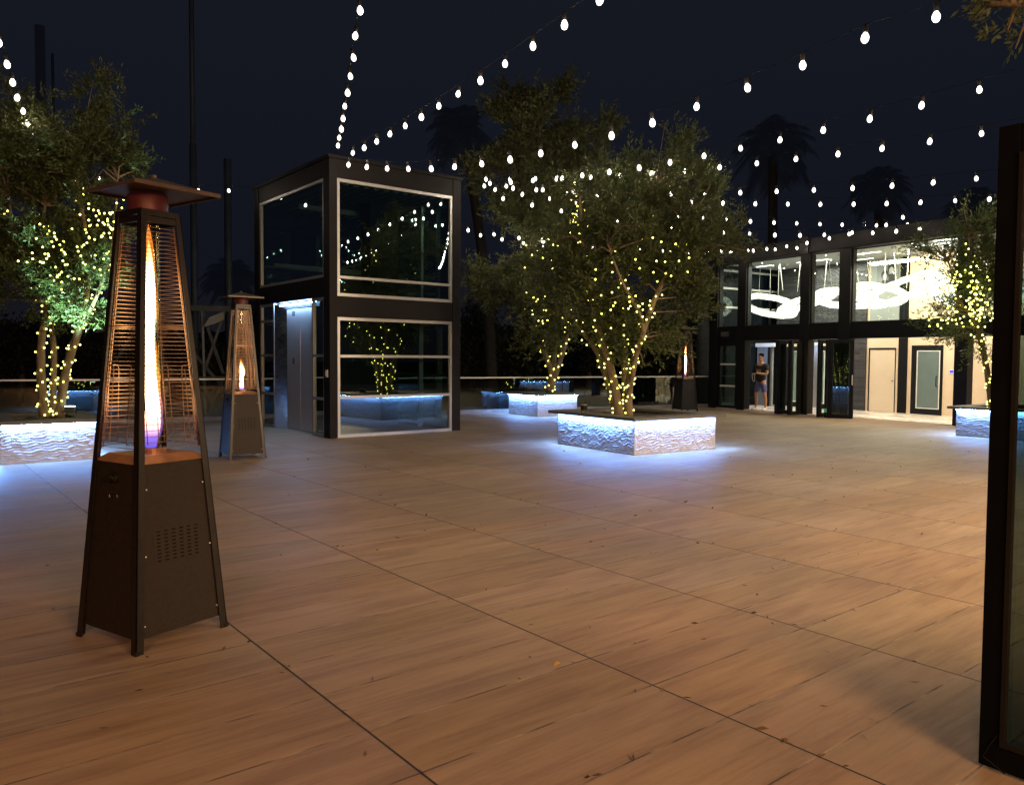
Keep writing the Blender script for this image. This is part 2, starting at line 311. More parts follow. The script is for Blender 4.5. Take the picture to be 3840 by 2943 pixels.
# ------------------------------------------------------------------ mesh helpers
class MB:
    def __init__(s): s.v = []; s.f = []
    def add(s, vs, fs):
        o = len(s.v); s.v += [tuple(v) for v in vs]; s.f += [tuple(i+o for i in f) for f in fs]; return s
    def box(s, a, b, mtx=None):
        (x0, y0, z0), (x1, y1, z1) = a, b
        vs = [Vector(p) for p in ((x0, y0, z0), (x1, y0, z0), (x1, y1, z0), (x0, y1, z0), (x0, y0, z1), (x1, y0, z1), (x1, y1, z1), (x0, y1, z1))]
        if mtx: vs = [mtx @ v for v in vs]
        return s.add(vs, [(0, 3, 2, 1), (4, 5, 6, 7), (0, 1, 5, 4), (1, 2, 6, 5), (2, 3, 7, 6), (3, 0, 4, 7)])
    def quad(s, a, b, c, d): return s.add([a, b, c, d], [(0, 1, 2, 3)])
    def frustum(s, q0, q1):
        """two quads, bottom and top, counter clockwise from above"""
        return s.add(list(q0)+list(q1), [(3, 2, 1, 0), (4, 5, 6, 7), (0, 1, 5, 4), (1, 2, 6, 5), (2, 3, 7, 6), (3, 0, 4, 7)])
    def bar(s, a, b, w, h=None):
        a, b = Vector(a), Vector(b); h = h or w; d = (b-a).normalized()
        up = Vector((0, 0, 1)) if abs(d.z) < .95 else Vector((1, 0, 0))
        x = d.cross(up).normalized()*(w/2); y = x.cross(d).normalized()*(h/2)
        return s.frustum([a-x-y, a+x-y, a+x+y, a-x+y], [b-x-y, b+x-y, b+x+y, b-x+y])
    def tube(s, pts, r, n=8, cap=True):
        pts = [Vector(p) for p in pts]
        rs = r if isinstance(r, (list, tuple)) else [r]*len(pts)
        rings = []; prev = None
        for i, p in enumerate(pts):
            d = (pts[min(i+1, len(pts)-1)]-pts[max(i-1, 0)]).normalized()
            if prev is None:
                up = Vector((0, 0, 1)) if abs(d.z) < .9 else Vector((1, 0, 0)); x = d.cross(up).normalized()
            else:
                x = (prev-d*prev.dot(d)).normalized()
            prev = x; y = d.cross(x)
            rings.append([p+rs[i]*(math.cos(2*PI*k/n)*x+math.sin(2*PI*k/n)*y) for k in range(n)])
        vs = [v for rg in rings for v in rg]; fs = []
        for i in range(len(pts)-1):
            for k in range(n):
                a = i*n+k; b = i*n+(k+1) % n; fs.append((a, b, b+n, a+n))
        if cap: fs += [tuple(range(n-1, -1, -1)), tuple((len(pts)-1)*n+k for k in range(n))]
        return s.add(vs, fs)
    def lathe(s, prof, n=16, c=(0, 0, 0)):
        vs = []; fs = []
        for (r, z) in prof:
            vs += [(c[0]+r*math.cos(2*PI*k/n), c[1]+r*math.sin(2*PI*k/n), c[2]+z) for k in range(n)]
        for i in range(len(prof)-1):
            for k in range(n):
                a = i*n+k; b = i*n+(k+1) % n; fs.append((a, b, b+n, a+n))
        fs += [tuple(range(n-1, -1, -1)), tuple((len(prof)-1)*n+k for k in range(n))]
        return s.add(vs, fs)
    def mesh(s, name, mat=None, smooth=False):
        me = bpy.data.meshes.new(name); me.from_pydata(s.v, [], s.f); me.update()
        if mat: me.materials.append(mat)
        if smooth: me.polygons.foreach_set('use_smooth', [True]*len(me.polygons))
        return me
    def obj(s, name, mat, parent=None, smooth=False, bevel=0, loc=None):
        o = bpy.data.objects.new(name, s.mesh(name, mat, smooth)); C.objects.link(o)
        if parent: o.parent = parent
        if loc: o.location = loc
        if bevel:
            m = o.modifiers.new('bevel', 'BEVEL'); m.width = bevel; m.segments = 2; m.limit_method = 'ANGLE'
        return o
def tag(o, label=None, cat=None, group=None, kind=None):
    if label: o['label'] = label
    if cat: o['category'] = cat
    if group: o['group'] = group
    if kind: o['kind'] = kind
    return o
def empty(name, loc=(0, 0, 0), rz=0, label=None, cat=None, group=None):
    o = bpy.data.objects.new(name, None); C.objects.link(o); o.location = loc; o.rotation_euler = (0, 0, rz); o.empty_display_size = .2
    return tag(o, label, cat, group)
def link(name, mesh, parent=None, loc=(0, 0, 0)):
    o = bpy.data.objects.new(name, mesh); C.objects.link(o); o.location = loc
    if parent: o.parent = parent
    return o
def copy_tree(o, parent=None):
    c = o.copy(); C.objects.link(c)
    if parent: c.parent = parent
    for ch in list(o.children): copy_tree(ch, c)
    return c

# ------------------------------------------------------------------ world and ambient light
w = bpy.data.worlds.new('World'); scene.world = w; w.use_nodes = True
wn = w.node_tree.nodes; wl = w.node_tree.links; wn.clear()
wo = N(wn, 'ShaderNodeOutputWorld'); bg = N(wn, 'ShaderNodeBackground'); tcw = N(wn, 'ShaderNodeTexCoord'); sxw = N(wn, 'ShaderNodeSeparateXYZ')
wl.new(tcw.outputs['Generated'], sxw.inputs['Vector'])
rpw = N(wn, 'ShaderNodeValToRGB'); ew = rpw.color_ramp.elements
ew[0].position = 0; ew[0].color = (.0085, .0075, .0108, 1); ew[1].position = .55; ew[1].color = (.0088, .0106, .0164, 1)
k = ew.new(.12); k.color = (.0060, .0070, .0124, 1); k = ew.new(.3); k.color = (.0068, .0086, .0145, 1)
wl.new(sxw.outputs['Z'], rpw.inputs['Fac']); wl.new(rpw.outputs['Color'], bg.inputs['Color']); bg.inputs['Strength'].default_value = 1.0
wl.new(bg.outputs['Background'], wo.inputs['Surface'])

def area(name, loc, target, size, power, col, shape='RECTANGLE', sy=None):
    d = bpy.data.lights.new(name, 'AREA'); d.energy = power; d.color = col; d.shape = shape; d.size = size; d.size_y = sy or size
    o = bpy.data.objects.new(name, d); C.objects.link(o); o.location = loc
    o.rotation_euler = (Vector(target)-Vector(loc)).to_track_quat('-Z', 'Y').to_euler(); return o

# ------------------------------------------------------------------ ground
RA = Vector((-6.0, 20.75, 0)); RB_ = Vector((20.05, 15.2, 0))         # line of the glass railing
fl = MB().add([(-30, -12, 0), (34, -12, 0), (34, 12.3, 0), (RB_.x+.4, RB_.y+.05, 0), (RA.x-20, RA.y+4.35, 0)], [(0, 1, 2, 3, 4)])
tag(fl.obj('terrace_floor', M['floor']), kind='structure')
gd = MB().quad((-300, -300, -.5), (300, -300, -.5), (300, 300, -.5), (-300, 300, -.5))
tag(gd.obj('ground', M['earth']), kind='structure')

# ------------------------------------------------------------------ patio heaters
def lerp(a, b, t): return a+(b-a)*t
HB, HT, ZB, ZF = .262, .108, 0.0, 2.21       # half widths of the tapering body at floor and at the top frame
def hw(z): return lerp(HB, HT, z/ZF)
def make_heater(name, label, group, flame_h, flame_r):
    root = empty(name, label=label, cat='patio heater', group=group)
    z0, z1 = .07, .925
    a, b = hw(z0)-.006, hw(z1)-.006
    o = MB().frustum([(-a, -a, z0), (a, -a, z0), (a, a, z0), (-a, a, z0)], [(-b, -b, z1), (b, -b, z1), (b, b, z1), (-b, b, z1)]).obj('base_housing', M['heater_steel'], root)
    # louver slots and screws on two sides, control knob and emblem on a third
    def side(k):  # transform: local (u along face, z) on side k -> 3d
        rot = Matrix.Rotation(k*PI/2, 4, 'Z')
        return lambda u, z, off=0: rot @ Vector((u, -(hw(z)-.006)-off, z))
    for k in (0, 2):
        P = side(k); mb = MB(); us = [-.135]; zs_ = [.42]; mi = []
        for i in range(6): us += [-.118+i*.043, -.096+i*.043]
        us.append(.137)
        for j in range(9): zs_ += [.43+j*.0185, .4358+j*.0185]
        zs_.append(.60)
        mb.v = [tuple(P(u, z, .0018)) for z in zs_ for u in us]; nu = len(us)
        for j in range(len(zs_)-1):
            for i in range(nu-1): mb.f.append((j*nu+i, j*nu+i+1, (j+1)*nu+i+1, (j+1)*nu+i)); mi.append(1 if i % 2 == 1 and j % 2 == 1 else 0)
        lo_ = mb.obj('louver_panel', M['heater_steel'], root); lo_.data.materials.append(M['slot']); lo_.data.polygons.foreach_set('material_index', mi)
    for k in range(4):
        P = side(k)
        for z in (.13, .47, .80):
            for sg in (-1, 1):
                c = P(sg*(hw(z)-.045), z, .004)
                mb = MB(); d = (P(0, z, 1)-P(0, z, 0)).normalized(); mb.tube([c-d*.006, c+d*.004], .0045, 8)
                if k == 0: mb.obj('screw', M['screw'], root)
    P = side(3)
    d = (P(0, .8, 1)-P(0, .8, 0)).normalized()
    kb = MB(); c = P(-.015, .845, 0); kb.tube([c, c+d*.012], .03, 14); kb.tube([c+d*.012, c+d*.034], .019, 12); kb.bar(c+d*.03+Vector((0, .02, 0)), c+d*.03-Vector((0, .06, 0)), .012)
    kb.obj('control_knob', M['heater_leg'], root)
    em = MB(); c = P(-.01, .755, .002); ux = Vector((0, 1, 0)); uz = (P(0, .8)-P(0, .7)).normalized(); n_ = 20
    ring = [c+ux*.036*math.cos(2*PI*i/n_)+uz*.022*math.sin(2*PI*i/n_) for i in range(n_)]
    em.tube(ring+[ring[0]], .0042, 6, False); em.add([r-d*.003 for r in ring], [tuple(range(n_))]); em.bar(c-ux*.02, c+ux*.02, .004, .006)
    em.obj('emblem', M['emblem'], root)
    # burner plate with bevelled rim
    a, b = hw(.925)-.002, hw(.965)-.045
    bp = MB().frustum([(-a, -a, .925), (a, -a, .925), (a, a, .925), (-a, a, .925)], [(-b, -b, .962), (b, -b, .962), (b, b, .962), (-b, b, .962)])
    bp.lathe([(.075, .958), (.075, .985), (.06, .985), (.06, .97)], 24)
    bp.obj('burner_plate', M['burner_plate'], root)
    # legs: angle steel standing proud at the four corners
    for sx in (-1, 1):
        for sy in (-1, 1):
            mb = MB(); t, wv = .006, .042
            def cor(z): return Vector((sx*(hw(z)+.004), sy*(hw(z)+.004), z))
            c0, c1 = cor(0), cor(ZF)
            for (ex, ey) in ((wv, t), (t, wv)):
                q0 = [c0+Vector((-sx*i, -sy*j, 0)) for i, j in ((0, 0), (ex, 0), (ex, ey), (0, ey))]
                q1 = [c1+Vector((-sx*i*.72, -sy*j*.72, 0)) for i, j in ((0, 0), (ex, 0), (ex, ey), (0, ey))]
                mb.frustum(q0, q1)
            mb.box((c0.x-.022 if sx > 0 else c0.x-.003, c0.y-.022 if sy > 0 else c0.y-.003, 0), (c0.x+.003 if sx > 0 else c0.x+.022, c0.y+.003 if sy > 0 else c0.y+.022, .02))
            mb.obj('leg', M['heater_leg'], root)
    # top frame
    b = HT+.004; tf = MB()
    for z in (2.165, 2.2):
        for k in range(4):
            rot = Matrix.Rotation(k*PI/2, 4, 'Z'); tf.bar(rot @ Vector((-b, -b+.006, z)), rot @ Vector((b, -b+.006, z)), .012, .03)
    tf.box((-b+.004, -b+.004, 2.205), (b-.004, b-.004, 2.212))
    tf.obj('top_frame', M['heater_leg'], root)
    # guard grilles on the four sides
    for k in range(4):
        rot = Matrix.Rotation(k*PI/2, 4, 'Z'); mb = MB()
        def G(u, z, off=.004): return rot @ Vector((u, -hw(z)-off+.016, z))
        zs = [1.0+.03*i for i in range(7)]; z = zs[-1]
        while z < 2.12: z += .0215; zs.append(z)
        for z in zs: mb.bar(G(-hw(z)+.03, z), G(hw(z)-.03, z), .0032)
        for s in (-1, 1):
            mb.bar(G(s*(hw(.99)-.036), .99), G(s*(hw(2.14)-.036), 2.14), .0042)
            u = s*.105
            lp = [G(u-.03, 1.02, .008), G(u-.03+.004*s, 1.40, .008), G(u-.02, 1.42, .008), G(u+.02, 1.42, .008), G(u+.03-.004*s, 1.40, .008), G(u+.03, 1.02, .008), G(u-.03, 1.02, .008)]
            mb.tube(lp, .0024, 5)
        mb.bar(G(-hw(1.62)+.01, 1.62, .006), G(hw(1.62)-.01, 1.62, .006), .006)
        mb.obj('guard_grille', M['wire'], root)
    # glass tube
    n_ = 28; mb = MB(); vs = [(.052*math.cos(2*PI*i/n_), .052*math.sin(2*PI*i/n_), z) for z in (.975, 2.17) for i in range(n_)]
    mb.add(vs, [(i, (i+1) % n_, (i+1) % n_+n_, i+n_) for i in range(n_)]); mb.obj('glass_tube', M['tube_glass'], root, True)
    # emitter head and reflector cap
    MB().lathe([(.095, 2.205), (.098, 2.22), (.098, 2.30), (.09, 2.312)], 28).obj('emitter_head', M['ember_metal'], root, True)
    return root
def add_flame(root, z0, h, r, seed):
    rr = random.Random(seed)
    def body(scale, zscale, jit):
        mb = MB(); nz_, n_ = 26, 14; rows = []
        for i in range(nz_+1):
            t = i/nz_; z = z0+h*zscale*t
            prof = (.55+.45*min(1, t/.12))*(.8+.2*math.sin(t*7+seed))*((1-max(0, t-.62)/.38)**.8 if t > .62 else 1)
            cx = .010*math.sin(t*9+seed)*t; cy = .010*math.cos(t*7+seed*2)*t
            rows.append([(cx+(r*scale*prof+.001)*(1+jit*math.sin(3*th_+t*21+seed)+jit*.6*math.sin(5*th_-t*33))*math.cos(th_),
                          cy+(r*scale*prof+.001)*(1+jit*math.sin(2*th_+t*17))*math.sin(th_), z) for th_ in [2*PI*k/n_ for k in range(n_)]])
        vs = [v for q in rows for v in q]
        fs = [(i*n_+k, i*n_+(k+1) % n_, (i+1)*n_+(k+1) % n_, (i+1)*n_+k) for i in range(nz_) for k in range(n_)]
        mb.add(vs, fs); return mb
    f = body(1.0, .93, .10).obj('flame', M['flame_core'], root, True)
    body(1.22, 1.0, .2).obj('flame_edge', M['flame_outer'], f, True)
def add_cap(root, rot, half, ofs=(0, 0)):
    mb = MB(); t = rot
    def R4(h, z): return [Vector((h*math.cos(t+a), h*math.sin(t+a), z)) for a in (PI/4+PI, PI/4+1.5*PI, PI/4, PI/4+.5*PI)]
    d = half*math.sqrt(2)
    mb.frustum(R4(d, 2.318), R4(.03, 2.392)); 
    q = R4(d, 2.318)
    for i in range(4): mb.bar(q[i]-Vector((0, 0, .004)), q[(i+1) % 4]-Vector((0, 0, .004)), .008, .02)
    mb.tube([(0, 0, 2.385), (0, 0, 2.41)], .012, 10)
    c_ = mb.obj('reflector_cap', M['heater_cap'], root); c_.location = (ofs[0], ofs[1], 0)
def ember_metal():
    m, nt, n, l = newmat('red glowing burner head'); out = N(n, 'ShaderNodeOutputMaterial'); b = N(n, 'ShaderNodeBsdfPrincipled')
    tc = N(n, 'ShaderNodeTexCoord'); vo = N(n, 'ShaderNodeTexVoronoi'); vo.inputs['Scale'].default_value = 130; l.new(tc.outputs['Object'], vo.inputs['Vector'])
    rp = N(n, 'ShaderNodeValToRGB'); rp.color_ramp.elements[0].color = (.085, .012, .014, 1); rp.color_ramp.elements[1].color = (.045, .009, .010, 1); rp.color_ramp.elements[1].position = .6
    l.new(vo.outputs['Distance'], rp.inputs['Fac']); l.new(rp.outputs['Color'], b.inputs['Base Color']); b.inputs['Roughness'].default_value = .5; b.inputs['Metallic'].default_value = .3
    l.new(rp.outputs['Color'], b.inputs['Emission Color']); b.inputs['Emission Strength'].default_value = .16
    l.new(b.outputs['BSDF'], out.inputs['Surface']); return m
M['ember_metal'] = ember_metal()
HG = 'pyramid patio heaters on the terrace'
h1 = make_heater('patio_heater', 'large foreground dark pyramid heater with tall bright flame filling its glass tube', HG, 1, 1)
h2 = copy_tree(h1); h3 = copy_tree(h1)
h2['label'] = 'pyramid heater with a short low flame standing before the elevator doors'
h3['label'] = 'farthest pyramid heater, narrow flame, standing near the left end of the lobby front'
add_flame(h1, .985, 1.17, .042, 1.0); add_flame(h2, .975, .46, .034, 2.3); add_flame(h3, .975, .95, .026, 4.1)
add_cap(h1, rad(-3), .232, (.019, -.029)); add_cap(h2, 0, .25); add_cap(h3, 0, .25)
h1.location = (1.104, 4.44, 0); h1.rotation_euler.z = rad(18.7)
h2.location = (4.08, 11.40, 0); h2.rotation_euler.z = rad(-3)
h3.location = (17.62, 14.25, 0); h3.rotation_euler.z = rad(-20)

# ------------------------------------------------------------------ planters
def wavy_face(mb, L, Hh, seed):
    """split face stone: courses of short irregular chips standing out from the face. local x along, z up, y out (negative)"""
    rr = np.random.RandomState(seed); nx, nz_ = int(L/.012), int(Hh/.0085)
    xs = np.linspace(0, L, nx+1); zs = np.linspace(0, Hh, nz_+1)
    X, Z = np.meshgrid(xs, zs); warp = np.zeros_like(X)
    for i in range(9):
        kx = rr.uniform(3, 34); kz = rr.uniform(2, 30); warp += np.sin(X*kx+Z*kz+rr.uniform(0, 7))*.0058
    ph = (Z+warp)/.036; row = np.floor(ph).astype(int); fr = ph-row; D = np.zeros_like(X)
    for r in range(row.min(), row.max()+1):
        br = np.concatenate([[-.3], np.cumsum(rr.uniform(.07, .20, int(L/.07)+12))-.25]); am = rr.uniform(.005, .018, len(br)+1); tl_ = rr.uniform(-.5, .5, len(br)+1)
        m = row == r; x = X[m]+.012*np.sin(Z[m]*120+r); k = np.clip(np.searchsorted(br, x)-1, 0, len(br)-2)
        t = np.clip((x-br[k])/(br[k+1]-br[k]), 0, 1); f = fr[m]
        D[m] = am[k]*(np.sin(np.pi*t)**.45)*(1+tl_[k]*(t-.5))*np.where(f < .68, (f/.68)**.8, (1-f)/.32)
    D += rr.uniform(-.0012, .0012, X.shape)
    D[:, 0] = 0; D[:, -1] = 0; D[0, :] = 0; D[-1, :] = 0
    vs = [(float(X[j, i]), -float(D[j, i]), float(Z[j, i])) for j in range(nz_+1) for i in range(nx+1)]
    fs = [(j*(nx+1)+i, j*(nx+1)+i+1, (j+1)*(nx+1)+i+1, (j+1)*(nx+1)+i) for j in range(nz_) for i in range(nx)]
    return vs, fs
PG = 'stone planters lit by blue white strips'
def make_planter(label, corner, rz, wx, wy, seed, ov=.125, hh=.53):
    """corner = the near (min x, min y) corner on the floor"""
    root = empty('planter', (corner[0], corner[1], 0), rz, label, 'planter', PG)
    mb = MB()
    for k, (L, o, ang) in enumerate(((wx, (0, 0), 0), (wy, (wx, 0), PI/2), (wx, (wx, wy), PI), (wy, (0, wy), -PI/2))):
        vs, fs = wavy_face(mb, L, hh, seed+k); mt = Matrix.Translation((o[0], o[1], .0)) @ Matrix.Rotation(ang, 4, 'Z')
        mb.add([mt @ Vector(v) for v in vs], fs)
    mb.obj('stone_wall', M['stone'], root, True)
    # inner lining and soil
    ln = MB(); t = .17
    ln.box((.012, .012, 0), (wx-.012, wy-.012, .40)); ln.obj('core', M['soil'], root)
    so = MB(); n_ = 14; rr = random.Random(seed)
    vs = [(t+(wx-2*t)*i/n_, t+(wy-2*t)*j/n_, .50+rr.uniform(-.02, .025)) for j in range(n_+1) for i in range(n_+1)]
    so.add(vs, [(j*(n_+1)+i, j*(n_+1)+i+1, (j+1)*(n_+1)+i+1, (j+1)*(n_+1)+i) for j in range(n_) for i in range(n_)]); so.obj('soil', M['soil'], root, True)
    cp = MB(); z0, z1 = hh+.002, hh+.052; i_ = .2
    cp.box((-ov, -ov, z0), (wx+ov, i_, z1)); cp.box((-ov, wy-i_, z0), (wx+ov, wy+ov, z1)); cp.box((-ov, i_+.0015, z0), (i_, wy-i_-.0015, z1)); cp.box((wx-i_, i_+.0015, z0), (wx+ov, wy-i_-.0015, z1))
    cp.obj('coping', M['cap'], root, bevel=.004)
    ld = MB(); g = .034; q = .030; zz = hh-.004
    def strip(x0, y0, x1, y1): ld.add([(x0, y0, zz), (x0, y1, zz), (x1, y1, zz), (x1, y0, zz)], [(0, 1, 2, 3)])
    strip(.01, -g-q, wx-.01, -g); strip(.01, wy+g, wx-.01, wy+g+q); strip(-g-q, .01, -g, wy-.01); strip(wx+g, .01, wx+g+q, wy-.01)
    ld.obj('led_strip', M['led'], root)
    return root
make_planter('square stone planter in the middle of the terrace, under the biggest olive tree', (8.905, 8.155), rad(-4.5), 1.80, 1.90, 1)
make_planter('small stone planter near the glass railing, behind the middle planter', (12.81, 15.0), rad(-5), 1.26, 1.3, 11)
make_planter('stone planter at the left edge of the photo, behind the foreground heater', (1.2, 12.42), rad(-1.5), 1.16, 1.8, 21)
make_planter('stone planter at far right, half hidden by the big dark glazed panel', (16.45, 4.83), rad(-3), 1.8, 1.82, 31)

# ------------------------------------------------------------------ elevator tower
tw = empty('elevator_tower', (6.27, 13.08, 0), 0, 'two storey dark steel and glass elevator tower with stainless doors on its left face', 'elevator tower')
X1, Y1, ZT = 2.85, 3.62, 5.0
def tpart(name, mat, boxes, parent=tw, bevel=0):
    mb = MB()
    for a, b in boxes: mb.box(a, b)
    return mb.obj(name, mat, parent, bevel=bevel)
for a, b in (((0, 0), (.155, .25)), ((X1-.19, 0), (X1, .2)), ((0, Y1-.25), (.155, Y1)), ((X1-.19, Y1-.2), (X1, Y1))):
    tpart('corner_post', M['dark_steel'], [((a[0], a[1], 0), (b[0], b[1], ZT-.002))], bevel=.004)
for z0, z1, nm in ((2.19, 2.565, 'mid_beam'), (4.67, ZT, 'roof_beam')):
    e = .012
    za, zb = (2.555, 2.91) if nm == 'mid_beam' else (4.69, ZT)
    tpart(nm, M['dark_steel'], [((.157, e, z0), (X1-.192, .17, z1)), ((.157, Y1-.17, z0), (X1-.192, Y1-e, z1)), ((e, .252, za), (.17, Y1-.252, zb)), ((X1-.17, .202, z0), (X1-e, Y1-.202, z1))])
tpart('base_rail', M['dark_steel'], [((X1-.17, .202, 0), (X1-.02, Y1-.202, .05)), ((.157, Y1-.17, 0), (X1-.192, Y1-.02, .05))])
tpart('roof_slab', M['dark_steel'], [((-.03, -.03, ZT+.001), (X1+.03, Y1+.03, ZT+.06))])
def window_x(parent, x0, x1, z0, z1, y, bars=(), fw=.055, dep=.06, gm='tower_glass', fm='silver'):
    """window in a plane y = const"""
    f = MB(); f.box((x0, y, z0), (x0+fw, y+dep, z1)); f.box((x1-fw, y, z0), (x1, y+dep, z1)); f.box((x0+fw, y+.002, z1-fw), (x1-fw, y+dep, z1)); f.box((x0+fw, y+.002, z0), (x1-fw, y+dep, z0+fw))
    fo = f.obj('window', M[fm], parent)
    for b in bars: MB().box((x0+fw, y-.004, b-.024), (x1-fw, y+dep-.01, b+.024)).obj('mullion', M[fm], fo)
    MB().quad((x0+fw*.6, y+.03, z0+fw*.6), (x1-fw*.6, y+.03, z0+fw*.6), (x1-fw*.6, y+.03, z1-fw*.6), (x0+fw*.6, y+.03, z1-fw*.6)).obj('pane', M[gm], fo)
    return fo
def window_y(parent, y0, y1, z0, z1, x, bars=(), fw=.05, dep=.06, gm='tower_glass', fm='silver'):
    f = MB(); f.box((x, y0, z0), (x+dep, y0+fw, z1)); f.box((x, y1-fw, z0), (x+dep, y1, z1)); f.box((x+.002, y0+fw, z1-fw), (x+dep, y1-fw, z1)); f.box((x+.002, y0+fw, z0), (x+dep, y1-fw, z0+fw))
    fo = f.obj('window', M[fm], parent)
    for b in bars: MB().box((x-.004, y0+fw, b-.024), (x+dep-.01, y1-fw, b+.024)).obj('mullion', M[fm], fo)
    MB().quad((x+.03, y1-fw*.6, z0+fw*.6), (x+.03, y0+fw*.6, z0+fw*.6), (x+.03, y0+fw*.6, z1-fw*.6), (x+.03, y1-fw*.6, z1-fw*.6)).obj('pane', M[gm], fo)
    return fo
window_x(tw, .157, X1-.192, 2.567, 4.668, .02, (2.91,)); window_x(tw, .157, X1-.192, 0, 2.188, .02, (1.485, .735))
window_y(tw, .26, 3.36, 2.912, 4.688, .02); window_y(tw, .26, .80, 0, 2.553, .02, (1.49, .70)); window_y(tw, 2.61, 3.36, 0, 2.553, .02, (1.49, .70, 2.2))
window_x(tw, .157, X1-.192, 2.567, 4.668, Y1-.09, (3.4,)); window_x(tw, .157, X1-.192, .052, 2.188, Y1-.09, (1.1,))
window_y(tw, .21, Y1-.21, 2.567, 4.668, X1-.09, (2.95, 3.7)); window_y(tw, .21, Y1-.21, .052, 2.188, X1-.09, (1.1,))
# elevator entrance
tpart('door_lintel', M['dark_steel'], [((.19, .802, 2.43), (.30, 2.608, 2.553))])
for y0, y1 in ((1.06, 1.718), (1.722, 2.38)):
    d = tpart('elevator_door', M['stainless'], [((.20, y0, .01), (.235, y1, 2.42))], bevel=.003)
    if y0 > 1.5:
        MB().box((.193, 1.97, 2.28), (.199, 2.11, 2.38)).obj('pictogram', M['exit_face'], d); MB().box((.193, 2.02, 1.32), (.199, 2.09, 1.44)).obj('pictogram', M['exit_face'], d)
for ya, yb, s in ((.815, 1.05, 1), (2.39, 2.60, -1)):
    mb = MB(); mb.add([(.03, ya if s > 0 else yb, 0), (.20, yb if s > 0 else ya, 0), (.20, yb if s > 0 else ya, 2.43), (.03, ya if s > 0 else yb, 2.53)], [(0, 1, 2, 3)] if s < 0 else [(3, 2, 1, 0)]); mb.obj('door_jamb', M['chrome'], tw)
tpart('threshold_light', M['led_dim'], [((.12, .87, 2.50), (.15, 2.55, 2.515))])
tpart('hoist_column', M['column_dark'], [((1.55, 1.35, .02), (2.2, 1.75, 4.9))]); tpart('guide_rail', M['silver'], [((2.50, 1.0, .02), (2.57, 1.06, 2.5)), ((X1-.30, 1.02, .05), (X1-.24, 1.10, 4.6))])
tpart('elevator_cab', M['column_dark'], [((.30, .90, .03), (1.45, 2.52, 2.9))])
mb = MB()
for i in range(12): mb.box((.16+i*.21, .2, 4.60), (.27+i*.21, Y1-.2, 4.64))
mb.box((.16, .18, 4.645), (X1-.2, Y1-.18, 4.66)); mb.obj('roof_soffit', M['sheet'], tw)
tpart('brace', M['sheet'], [((.3, 2.0, 4.42), (X1-.25, 2.07, 4.52)), ((.2, 3.0, 3.35), (2.6, 3.06, 3.42)), ((.2, 3.2, 2.98), (2.6, 3.26, 3.04))])
sw = MB().box((-.02, .06, 1.10), (-.002, .15, 1.24)); so = sw.obj('call_box', M['silver'], tw); MB().box((-.026, .075, 1.12), (-.021, .135, 1.22)).obj('faceplate', M['white_plastic'], so)

# ------------------------------------------------------------------ lobby building
DU = Vector((-.0988, -.9951, 0)); F0 = (19.75, 14.75, 0); FROT = math.atan2(DU.y, DU.x)
lb = empty('lobby_building', F0, FROT, 'two storey black framed lobby with bright glazed upper floor and open folding doors', 'building')
LW = 12.0; LD = 2.7; LZ = 4.33
def lp(name, mat, boxes, parent=None, bevel=0):
    mb = MB()
    for a, b in boxes: mb.box(a, b)
    return mb.obj(name, M[mat], parent or lb, bevel=bevel)
for s0, s1, z1 in ((-.33, -.02, 4.33), (.75, 1.05, 4.33), (2.90, 3.20, 4.33), (4.08, 4.41, 4.33), (7.06, 7.36, 4.33), (9.6, 9.9, 4.33)):
    z0 = 0.0
    lp('post', 'black_frame', [((s0, -.03, z0), (s1, .22, z1-.001))], bevel=.004)
lp('mid_beam', 'black_wall', [((a, -.012, 2.025), (b, .20, 2.425)) for a, b in ((-.018, .748), (1.052, 2.898), (3.202, 4.078), (4.412, 7.058), (7.362, 9.598), (9.902, LW))])
lp('roof_beam', 'black_wall', [((-.35, -.06, 4.332), (LW, .25, 4.72))], bevel=.006)
lp('beam_bracket', 'black_frame', [((2.93, -.10, 4.30), (3.17, -.062, 4.78))])
lp('roof', 'black_wall', [((-.35, .252, 4.40), (LW, 9.0, 4.70))])
cl = lp('ceiling', 'ceiling', [((-.1, .252, 4.33), (LW, 8.9, 4.398))])
for a in (((1.6, 1.5), (2.7, 1.58)), ((1.5, 3.4), (2.6, 3.5)), ((3.5, 1.2), (4.4, 1.28)), ((5.6, 1.0), (6.3, 1.16)), ((.2, 1.4), (.75, 1.48)), ((7.6, 1.2), (8.6, 1.3)), ((2.6, 2.3), (3.5, 2.36)), ((6.2, .5), (7.0, .62))):
    MB().box((a[0][0], a[0][1], 4.318), (a[1][0], a[1][1], 4.329)).obj('ceiling_light', M['ceil_light'], cl)
rr = random.Random(5)
for i in range(16):
    MB().lathe([(.035, 0), (.04, .03), (.04, .05)], 10, (1.2+i*.38+rr.uniform(-.1, .1), rr.uniform(.5, 1.9), 4.279)).obj('canopy_disc', M['white_plastic'], cl)
def lobby_window(s0, s1, z0=2.427, z1=4.30, bars=(), gm='lobby_glass'):
    f = MB(); fw = .03
    f.box((s0, .03, z0), (s0+fw, .10, z1)); f.box((s1-fw, .03, z0), (s1, .10, z1)); f.box((s0+fw, .032, z0), (s1-fw, .098, z0+fw)); f.box((s0+fw, .032, z1-fw), (s1-fw, .098, z1))
    fo = f.obj('window', M['black_frame'], lb)
    for b in bars: MB().box((s0+fw, .07, b-.02), (s1-fw, .11, b+.02)).obj('mullion', M['white_bar'], fo)
    MB().quad((s0+.02, .05, z0+.02), (s1-.02, .05, z0+.02), (s1-.02, .05, z1-.02), (s0+.02, .05, z1-.02)).obj('pane', M[gm], fo)
for a, b in ((-.018, .748), (1.052, 2.898), (3.202, 4.078), (4.412, 7.058), (7.362, 9.598)): lobby_window(a, b)
